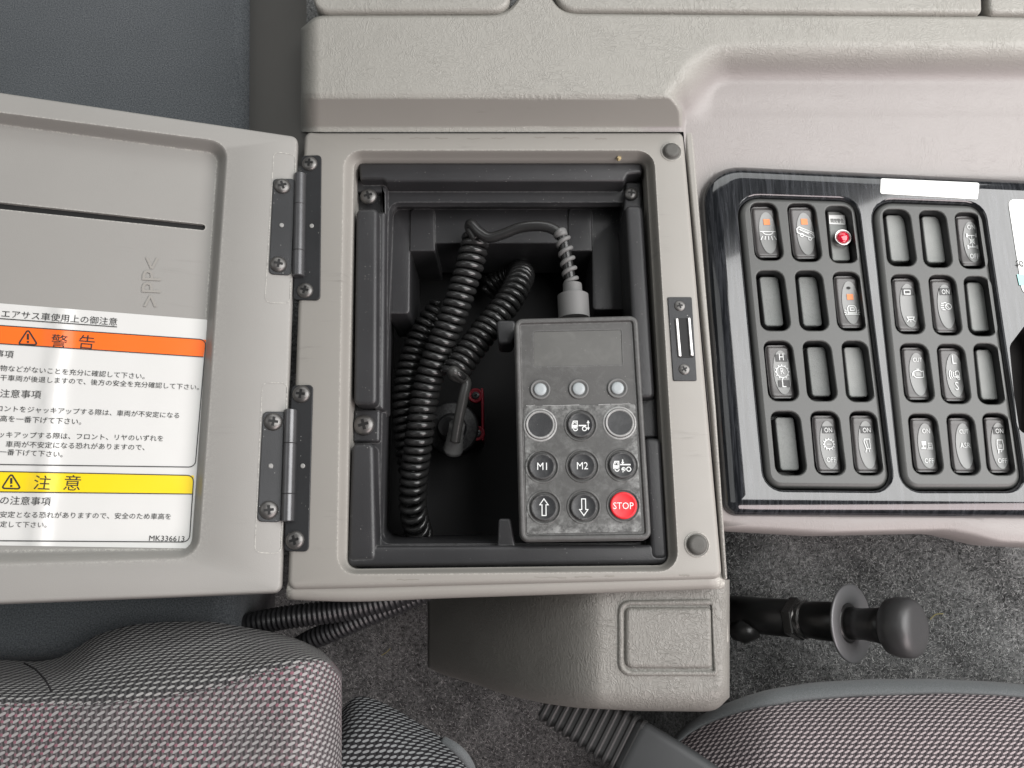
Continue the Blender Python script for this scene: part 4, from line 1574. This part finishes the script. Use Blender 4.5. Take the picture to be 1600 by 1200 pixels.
def truck(kind):
    it = [('c', [(-13, -5), (-13, 1), (-11, 6), (-5, 6), (-5, -5)], 1.5), ('f', [(-13, -5), (-13, 0), (-5, 0), (-5, -5)], 'print'), ('l', [(-11, 1), (-10, 4), (-7, 4), (-7, 1)], 1.0),
          ('l', [(-3, -1), (9, -1)] if kind == 1 else [(-3, 1), (13, 1)], 2.0), ('c', arcp(-8, -6, 3.2, 0, 5.9, 12), 1.4), ('c', arcp(6 if kind == 1 else 10, -6, 3.2, 0, 5.9, 12), 1.4)]
    if kind == 1:
        it += [('l', [(12, -5), (12, 5)], 1.2), ('f', [(9.6, 3), (14.4, 3), (12, 7.5)], 'print'), ('f', [(9.6, -4), (14.4, -4), (12, -8.5)], 'print')]
    else:
        it += [('c', arcp(2, -6, 2.6, 0, 5.9, 12), 1.2), ('l', [(1, 4), (1, 9)], 1.6), ('f', [(-1.5, 5), (3.5, 5), (1, 1.5)], 'print'), ('l', [(1, -4), (1, -11)], 1.4), ('f', [(-1.5, -7), (3.5, -7), (1, -3)], 'print')]
    return it


class Disc:
    def __init__(self, px, py, h):
        self.u, self.v = F0.uv(px, py, h)
        self.h = h

    def W(self, u, v, h=0.0):
        return F0.W(self.u + u * PXM, self.v + v * PXM, self.h + h)


ARU = [(0, 13), (6.5, 4), (3, 4), (3, -12), (-3, -12), (-3, 4), (-6.5, 4)]
BI = [[], truck(1), [], [('t', 'M1', 0, -5.2, 15)], [('t', 'M2', 0, -5.2, 17)], truck(2), [('c', ARU, 1.4)], [('c', [(x, -y) for x, y in ARU], 1.4)], [('t', 'STOP', 0, -5.2, 31)]]
BL = ['plain black button with a dusty ring, left of the truck button', 'button with a truck and height arrow sign', 'plain black button with a dusty ring, right of the truck button', 'button marked M1', 'button marked M2',
      'button with a truck between two arrows', 'button with an arrow pointing up', 'button with an arrow pointing down', 'red button marked STOP']
for i, (x, y) in enumerate(BT):
    red = i == 8
    b = B('btn_red' if red else 'btn')
    top = HK + (0.0018 if i not in (0, 2) else 0.0013)
    o_ = U(x, y, HK)
    r_ = 20.0 * PXM
    if i in (0, 2):
        b.rev(o_, (0, 0, 1), [(-0.001, 22.5 * PXM), (0.0010, 22.5 * PXM), (0.0015, 21.8 * PXM), (0.0015, 20.2 * PXM), (0.0009, 19.0 * PXM), (0.0008, 10 * PXM)], 'ring', 36,
              mats=['ring', 'ring', 'ring', 'ring', 'btn'], cap0=False)
        top = HK + 0.0008
    else:
        b.rev(o_, (0, 0, 1), [(-0.001, r_ * 1.03), (0.0011, r_ * 1.03), (0.0017, r_ * 0.97), (0.0018, r_ * 0.90), (0.00165, r_ * 0.86), (0.0016, r_ * 0.4)], None, 36,
              mats=['ring_dark', 'ring_dark', 'ring_dark', 'ring_dark', 'btn_red' if red else 'btn'] if not red else ['ring_dark', 'btn_red', 'btn_red', 'btn_red', 'btn_red'], cap0=False)
        top = HK + 0.0016
    draw(b, Disc(x, y, top), BI[i], 0, 0, 1.3, 'white' if red else 'print', 1.1)
    bo_ = b.build('push_button', rc, recalc=False)
    bo_['label'] = BL[i]
    bo_.data.set_sharp_from_angle(angle=radians(30))
    b = B('ring_dark')
    rr_ = 26.5 * PXM
    b.rev(o_, (0, 0, 1), [(-0.0001, rr_), (0.0004, rr_ * 0.97), (0.0005, rr_ * 0.92), (0.0002, rr_ * 0.875), (-0.0008, rr_ * 0.87)], 'ring' if i in (0, 2) else 'keypad', 40, cap0=False, cap1=False)
    b.build('button_surround', bo_)
# cable gland on the top end
b = B('rubber')
z_ = -0.020
p1, p2 = U(897, 498, z_), U(895, 461, z_)
ax = p2 - p1
Lg = ax.length
b.rev(p1, ax, [(0, 0.0112), (Lg * 0.98, 0.0112), (Lg, 0.0106), (Lg * 1.001, 0.0072), (Lg * 1.45, 0.0068), (Lg * 1.47, 0.0045)], 'rubber', 28)
gl = b.build('cable_gland', rc)
gl.data.set_sharp_from_angle(angle=radians(40))

# ================================================================== COILED CORD
cd = thing('coiled_cord', 'black coiled cord looping from the remote down into the black tray', 'cord', U(690, 640, -0.11))


def path_pts(P, n):
    return catm([U(*p) for p in P], n)


def resample(P, step):
    out = [P[0].copy()]
    acc = 0.0
    for a, b_ in zip(P, P[1:]):
        d = (b_ - a).length
        while acc + d >= step:
            t = (step - acc) / d
            a = a.lerp(b_, t)
            out.append(a.copy())
            d = (b_ - a).length
            acc = 0.0
        acc += d
    return out


def coil(b, P, R, wire, pitch, m, per=16, pitchf=None, phase=0.0):
    C = catm(P, 40)
    # arc-length table
    S = [0.0]
    for a, c in zip(C, C[1:]):
        S.append(S[-1] + (c - a).length)
    tot = S[-1]
    pts = []
    ang = phase
    s_ = 0.0
    k = 0
    up = None
    while s_ < tot:
        while k < len(S) - 2 and S[k + 1] < s_:
            k += 1
        t = (s_ - S[k]) / max(1e-9, S[k + 1] - S[k])
        c = C[k].lerp(C[k + 1], t)
        d = (C[k + 1] - C[k]).normalized()
        if up is None:
            up = Vector((0, 0, 1))
        u_ = (up - d * up.dot(d)).normalized()
        v_ = d.cross(u_)
        rr = R(s_ / tot) if callable(R) else R
        pts.append(c + (u_ * cos(ang) + v_ * sin(ang)) * rr)
        ang += 2 * pi / per
        pt = pitchf(s_ / tot) if pitchf else pitch
        s_ += pt / per
    b.tube(pts, wire, m, 8)
    return pts


b = B('cord')
w_ = 0.0027
c1 = [U(744, 372, -0.040), U(731, 425, -0.042), U(707, 495, -0.048), U(681, 560, -0.056), U(664, 620, -0.064), U(654, 690, -0.07), U(646, 755, -0.082), U(646, 800, -0.097), U(656, 836, -0.125)]
coil(b, c1, 0.0086, w_, 0.0064, 'cord', 16, pitchf=lambda t: 0.0060 + 0.0055 * sstep(0.72, 1.0, t))
b.build('upper_coil', cd)
b = B('cord')
c3 = [U(690, 480, -0.082), U(661, 520, -0.084), U(642, 570, -0.086), U(634, 625, -0.088), U(637, 690, -0.092), U(645, 740, -0.096)]
coil(b, c3, 0.0084, w_, 0.0061, 'cord')
b.build('lower_coil', cd)
b = B('cord')
c2 = [U(758, 452, -0.126), U(782, 436, -0.122), U(806, 425, -0.108), U(814, 428, -0.088), U(811, 440, -0.070), U(795, 470, -0.06), U(758, 517, -0.055), U(726, 560, -0.052), U(707, 588, -0.050)]
pp = coil(b, c2, 0.0087, w_, 0.0060, 'cord')
b.build('front_coil', cd)
# straight tail from the front coil to its socket
b = B('cordgrey')
b.tube(catm([pp[-8], pp[-4], pp[-1].lerp(U(728, 598, -0.052), 0.5), U(728, 596, -0.052), U(724, 620, -0.055), U(717, 655, -0.062), U(711, 690, -0.070)], 8), 0.0040, 'cordgrey', 12)
b.build('cord_tail', cd)
# lead from the remote
b = B('cord')
lead = [U(744, 374, -0.031), U(734, 356, -0.030), U(737, 350, -0.026), U(748, 362, -0.024), U(764, 371, -0.023), U(785, 366, -0.021), U(812, 356, -0.018), U(840, 353, -0.016), U(862, 357, -0.016), U(878, 370, -0.017), U(884, 395, -0.018),
        U(890, 430, -0.019), U(895, 462, -0.020)]
b.tube(catm(lead, 8), 0.0040, 'cord', 10)
b.build('cord_lead', cd)
# spiral bend protector
b = B('rubber')
sp_path = [U(876, 362, -0.0165), U(882, 385, -0.0175), U(889, 420, -0.019), U(894, 455, -0.020)]
coil(b, sp_path, 0.0044, 0.0017, 0.0076, 'rubber', 18)
b.rev(U(874, 359, -0.0165), U(882, 385, -0.0175) - U(874, 359, -0.0165), [(0, 0.0040), (0.001, 0.0048), (0.0045, 0.0050), (0.006, 0.0042)], 'rubber', 20)
b.build('bend_protector', cd)

# socket at the bottom of the tray
so = thing('cable_socket', 'black round cable socket with a red screwed bracket at the bottom of the tray', 'socket', U(715, 670, -0.115))
b = B('rubber')
o_ = U(710, 690, -0.083)
ax = U(717, 655, -0.064) - U(711, 692, -0.078)
prof = []
for i, (d, r) in enumerate([(-0.016, 0.0060), (-0.0155, 0.0075), (-0.012, 0.0078), (-0.011, 0.0068), (-0.008, 0.0074), (-0.007, 0.0064), (-0.004, 0.0070), (-0.003, 0.006), (0.0, 0.0066), (0.001, 0.0058), (0.006, 0.0062), (0.0105, 0.006), (0.0108, 0.0036)]):
    prof.append((d + 0.006, r))
b.rev(o_, ax, prof, 'rubber', 24)
b.build('cable_boot', so)
b = B('cordgrey')
b.rev(U(713, 672, -0.1495), (-0.05, -0.12, 1), [(0, 0.0225), (0.030, 0.0215), (0.031, 0.0205), (0.031, 0.013), (0.034, 0.011), (0.056, 0.0075)], 'tray', 32)
b.build('socket_flange', so)
b = B('redpart')
z_ = -0.125
b.slab(F0, q0([(751, 606), (755, 606), (756, 688), (752, 688)], z_), 0.001, -0.149, z_, 0.001, 'redpart', 3, 4)
for x, y in ((743, 618), (746, 677)):
    b.rev(U(x, y, z_), (0, 0, 1), [(-0.004, 0.0062), (0.0005, 0.0062), (0.0008, 0.0052), (0.0, 0.0045)], 'redpart', 24)
rbk = b.build('red_bracket', so)
for x, y in ((743, 618), (746, 677)):
    screw(rbk, F0, x, y, z_, 8, 0.4, 'pin')

# ================================================================== CARPET KNOB
A0, A1 = U(1186, 962, -0.150), U(1420, 981, -0.055)
axk = (A1 - A0)
LK = axk.length
axk.normalize()
kb = thing('pull_knob', 'black pull knob with a round metal collar and nut, sticking up from the grey carpet', 'pull knob', A0)


def along(f):
    return A0 + axk * LK * f


b = B('knobshaft')
b.rev(A0 - axk * 0.03, axk, [(0, 0.0145), (0.03 + LK * 0.24, 0.0145), (0.03 + LK * 0.25, 0.013)], 'knobshaft', 32)
b.build('lower_sleeve', kb)
b = B('nut')
b.rev(along(0.245), axk, [(0, 0.0155), (0.001, 0.0165), (0.0075, 0.0165), (0.0085, 0.0155), (0.0085, 0.012)], 'nut', 6)
b.rev(along(0.31), axk, [(0, 0.0135), (0.003, 0.0145), (0.005, 0.0145), (0.006, 0.0130)], 'nut', 30)
nt_ = b.build('lock_nut', kb)
nt_.data.set_sharp_from_angle(angle=radians(25))
b = B('knobshaft')
b.rev(along(0.34), axk, [(0, 0.0125), (0.004, 0.0135), (0.010, 0.0142), (LK * 0.30, 0.0148), (LK * 0.31, 0.013)], 'knobshaft', 32)
b.build('upper_sleeve', kb)
b = B('disc')
b.rev(along(0.65), axk, [(-0.001, 0.0272), (0.0, 0.0282), (0.001, 0.0282), (0.0016, 0.0272), (0.0004, 0.016), (-0.002, 0.0132), (-0.004, 0.011)], 'disc', 48, cap0=True)
dsc = b.build('round_collar', kb)
b = B('knobshaft')
b.rev(along(0.63), axk, [(0, 0.0118), (LK * 0.10, 0.0112), (LK * 0.18, 0.0122), (LK * 0.26, 0.0140)], 'knobshaft', 28)
b.build('knob_neck', kb)
b = B('knob')
b.rev(along(0.87), axk, [(-0.002, 0.010), (0.0, 0.0150), (0.003, 0.0190), (0.010, 0.0206), (0.0165, 0.0204), (0.020, 0.0190), (0.0222, 0.0158), (0.0232, 0.010), (0.0235, 0.003)], 'knob', 40)
b.build('knob_cap', kb)
b = B('nut')
c0 = U(1180, 985, -0.150)
b.tube([U(1150, 985, -0.158), U(1163, 986, -0.150), U(1185, 984, -0.147)], [0.008, 0.010, 0.006], 'knobshaft', 14)
b.build('anchor_bolt', kb)

# ================================================================== CORRUGATED CONDUITS
for idx, P in enumerate(([(340, 1000, -0.12), (385, 978, -0.102), (440, 966, -0.095), (520, 955, -0.092), (600, 938, -0.09), (660, 915, -0.09)], [(440, 1030, -0.13), (480, 1003, -0.114), (520, 986, -0.107), (575, 962, -0.102), (640, 936, -0.098), (690, 912, -0.096)])):
    C = resample(catm([U(*p) for p in P], 20), 0.00095)
    rs = [(0.0088, 0.0088, 0.0074, 0.0074)[i % 4] * (1.0 if idx == 0 else 0.92) for i in range(len(C))]
    b = B('conduit')
    b.tube(C, rs, 'conduit', 18)
    co_ = b.build('corrugated_conduit', loc=tuple(C[0]))
    co_['label'] = ('black corrugated conduit, upper one next to the box rim' if idx == 0 else 'black corrugated conduit, lower one running onto the carpet')
    co_['category'] = 'conduit'
    co_['group'] = 'corrugated conduits below the box'

# ================================================================== RIBBED STALK
rs_ = thing('ribbed_stalk', 'dark grey ribbed rubber stalk coming out under the console corner', 'stalk', U(900, 1120, -0.12))
b = B('rib')
Z0, Z1 = -0.105, -0.062


def stalk_section(c, d, w, h):
    side = Vector((d.y, -d.x, 0)).normalized()
    up_ = side.cross(d).normalized()
    if up_.z < 0:
        up_ = -up_
    q = [(-w, -h), (w, -h), (w, h), (-w, h)]
    return [c + side * u + up_ * v for u, v in rl(q, min(w, h) * 0.5, 0, 4)]


ca = U(862, 1084, -0.085)
cb = U(996, 1172, -0.062)
cc = U(1180, 1292, -0.04)
d1 = (cb - ca)
d1n = d1.normalized()
Lp = []
nrib = 11
for i in range(nrib):
    t = i / nrib
    wd = 0.0195
    hd = 0.010
    for dt, sc in ((0.0, 0.88), (0.012, 0.88), (0.03, 1.0), (0.055, 1.0), (0.07, 0.88)):
        Lp.append(stalk_section(ca + d1 * (t + dt), d1n, wd * sc, hd * sc))
b.loft(Lp, 'rib', cap0=True, cap1=True, smooth=False)
b.build('ribbed_boot', rs_)
b = B('stalk')
d2 = (cc - cb).normalized()
Lp = [stalk_section(cb - d2 * 0.008, d2, 0.0175, 0.009), stalk_section(cb, d2, 0.019, 0.0105)]
for t in (0.3, 0.6, 1.0):
    Lp.append(stalk_section(cb.lerp(cc, t), d2, 0.0195, 0.011))
b.loft(Lp, 'stalk', cap0=True, cap1=True)
b.build('stalk_body', rs_)

# ================================================================== WOVEN SEAT, lower left
st = thing('woven_seat', 'seat in grey and pink woven cloth with a rounded padded corner, below the open lid', 'seat', U(250, 1120, -0.1))
top = [(-140, 1032), (0, 1031), (60, 1034), (95, 1028), (120, 1012), (150, 992), (200, 977), (260, 971), (330, 971), (420, 986), (470, 1000), (505, 1017), (527, 1040), (540, 1060)]
seam = [(-140, 1098), (80, 1100), (150, 1100), (250, 1090), (350, 1070), (420, 1048), (480, 1032), (540, 1035)]


def seat_pt(s_, t_):
    xe = 534.0
    px = lerp(-420, xe, 1 - (1 - s_) ** 1.35)
    yt = pl(top, px)
    py = lerp(yt, 1450, t_ ** 1.3)
    ys_ = max(yt + 12, pl(seam, px))
    t1 = max(0.0, min(1.0, (py - yt) / (ys_ - yt)))
    z = 0.040 - 0.080 * (1 - t1) ** 1.7
    z += 0.006 * sin(min(1, max(0, (py - ys_) / 160)) * pi / 2)
    e = xe - px
    if e < 90:
        z -= 0.055 * (1 - math.sqrt(max(0, 1 - ((90 - e) / 90) ** 2)))
    # furrow along the sewn seam
    z -= 0.0022 * math.exp(-((py - ys_) / 4.0) ** 2) * sstep(530, 470, px)
    z += 0.0015 * vnoise(px * 0.012, py * 0.014)
    return U(px, py, z)


b = B('weave')
V = b.grid(170, 124, seat_pt, 'weave', 'plan')
NU, NV = 170, 124
for k_, f in enumerate(list(b.bm.faces)):
    i_, j_ = k_ // NV, k_ % NV
    px_ = lerp(-420, 534.0, 1 - (1 - (i_ + 0.5) / NU) ** 1.35)
    yt_ = pl(top, px_)
    if lerp(yt_, 1450, ((j_ + 0.5) / NV) ** 1.3) < pl(seam, px_):
        f.material_index = b.mi('weave_side')
# back and side of the pad, down to its base
edge = [V[i][0] for i in range(NU + 1)] + [V[NU][j] for j in range(1, NV + 1)]
uvl = b.uvl
low1 = [b.bm.verts.new((v.co.x - 0.016, v.co.y - 0.014, v.co.z - 0.03)) for v in edge]
low2 = [b.bm.verts.new((v.co.x - 0.085, v.co.y - 0.07, -0.17)) for v in edge]
for A_, B_ in ((edge, low1), (low1, low2)):
    acc = 0.0
    for i in range(len(A_) - 1):
        f = b.face([A_[i], A_[i + 1], B_[i + 1], B_[i]], 'weave')
        d = (A_[i + 1].co - A_[i].co).length
        for lp, uvv in zip(f.loops, ((acc, A_[i].co.z), (acc + d, A_[i + 1].co.z), (acc + d, B_[i + 1].co.z), (acc, B_[i].co.z))):
            lp[uvl].uv = uvv
        acc += d
b.build('seat_cushion', st)
b = B('seam')
sm = [U(x, y, 0.0395) for x, y in ((82, 1046), (84, 1062), (82, 1080), (88, 1100))]


def on_seat(px, py, lift=0.0):
    yt = pl(top, px)
    t_ = max(0.0, (py - yt) / (1450 - yt)) ** (1 / 1.3)
    s_ = 1 - (1 - (px + 420) / (534.0 + 420)) ** (1 / 1.35)
    p = seat_pt(s_, t_)
    return p + (CAM - p).normalized() * 0 + Vector((0, 0, lift))


b.tube([on_seat(x, y, -0.0002) for x, y in ((38, 1037), (55, 1046), (70, 1062), (80, 1080), (86, 1098))], 0.0007, 'seam', 6)
b.tube([on_seat(x, pl(seam, x), -0.0003) for x in range(90, 330, 8)], 0.0005, 'seam', 6)
b.build('seam', st)
# lower bolster, partly hidden behind the cushion
tb = [(480, 1150), (526, 1128), (532, 1108), (545, 1092), (562, 1086), (580, 1090), (610, 1103), (650, 1127), (690, 1152), (715, 1166), (730, 1180), (745, 1206), (752, 1260)]


def bol(s_, t_):
    px = lerp(500, 748, s_)
    yt = pl(tb, px)
    py = lerp(yt, 1330, t_ ** 1.3)
    d_ = (py - yt)
    z = -0.030 - 0.035 * max(0, 1 - d_ / 80.0) ** 2
    e = 748 - px
    if e < 60:
        z -= 0.03 * (1 - math.sqrt(max(0, 1 - ((60 - e) / 60) ** 2)))
    return U(px, py, z)


b = B('weave2')
V = b.grid(50, 50, bol, 'weave2', 'plan')
edge = [V[i][0] for i in range(51)] + [V[50][j] for j in range(1, 51)]
low = [b.bm.verts.new((v.co.x - 0.04, v.co.y - 0.05, -0.17)) for v in edge]
for i in range(len(edge) - 1):
    b.face([edge[i], edge[i + 1], low[i + 1], low[i]], 'seam')
b.build('side_bolster', st)
b = B('rim')
b.tube(catm([U(x, y, z) for x, y, z in ((690, 1157, -0.062), (712, 1170, -0.058), (726, 1184, -0.06), (736, 1204, -0.064), (742, 1240, -0.066))], 6), [0.001] + [0.0035] * 23 + [0.003], 'rim', 10)
b.build('bolster_piping', st)

# ================================================================== MESH SEAT, lower right
ms = thing('mesh_seat', 'seat with pinkish grey mesh cloth and a smooth grey padded edge, at the lower right', 'seat', U(1400, 1150, -0.1))
ot = [(1020, 1190), (1060, 1142), (1085, 1122), (1120, 1104), (1160, 1089), (1200, 1077), (1270, 1066), (1350, 1061), (1450, 1060), (1540, 1064), (1660, 1074)]
it_ = [(1020, 1202), (1060, 1160), (1085, 1141), (1125, 1123), (1175, 1108), (1250, 1096), (1330, 1089), (1470, 1084), (1560, 1087), (1660, 1096)]


def mp(s_, t_):
    px = lerp(1040, 1900, s_)
    yi = pl(it_, px)
    py = lerp(yi, 1480, t_ ** 1.2)
    z = -0.050 + 0.03 * (1 - math.exp(-(py - yi) / 60.0)) - 0.03 * sstep(1220, 1040, px)
    return U(px, py, z)


b = B('mesh')
b.grid(120, 60, mp, 'mesh', 'plan')
b.build('mesh_cushion', ms)


def rimf(s_, t_):
    px = lerp(1040, 1900, s_)
    ya, yb = pl(ot, px), pl(it_, px) + 1
    py = lerp(ya, yb, t_)
    z = -0.064 + 0.016 * math.sqrt(max(0, 1 - (1 - t_) ** 2)) - 0.03 * sstep(1220, 1040, px)
    if t_ > 0.8:
        z -= 0.004 * ((t_ - 0.8) / 0.2) ** 2
    return U(px, py, z)


b = B('rim')
rows = [[rimf(i / 110, j / 12) for j in range(13)] for i in range(111)]
for r in rows:
    p = r[0]
    r.insert(0, Vector((p.x, p.y - 0.07, -0.17)))
b.loft(rows, 'rim', closed=False)
b.build('padded_edge', ms)

# ================================================================== SMALL THINGS
for P, lab in (([(1453, 968), (1462, 960), (1474, 959)], 'short dry straw on the carpet right of the black knob'), ([(596, 1024), (604, 1019), (610, 1013)], 'thin dry straw on the dark carpet left of the lower side panel')):
    b = B('straw')
    pts = []
    for x, y in P:
        zz = -0.16
        for _ in range(6):
            p = U(x, y, zz)
            zz = carpet_z(p.x, p.y) + 0.003
        pts.append(U(x, y, zz))
    b.tube(catm(pts, 5), 0.00045, 'straw', 6)
    g = b.build('dry_straw', loc=tuple(pts[0]))
    g['label'] = lab
    g['category'] = 'straw'
    g['group'] = 'dry straws on the carpet'
b = B('crumb')
c_ = U(967, 248, -0.007)
bmesh.ops.create_icosphere(b.bm, subdivisions=2, radius=0.0016, matrix=Matrix.Translation(c_))
for v in b.bm.verts:
    v.co += Vector((random.uniform(-1, 1), random.uniform(-1, 1), random.uniform(-1, 1))) * 0.0005
g = b.build('crumb', loc=tuple(c_))
g['label'] = 'tiny tan crumb on the upper inner edge of the box frame'
g['category'] = 'crumb'
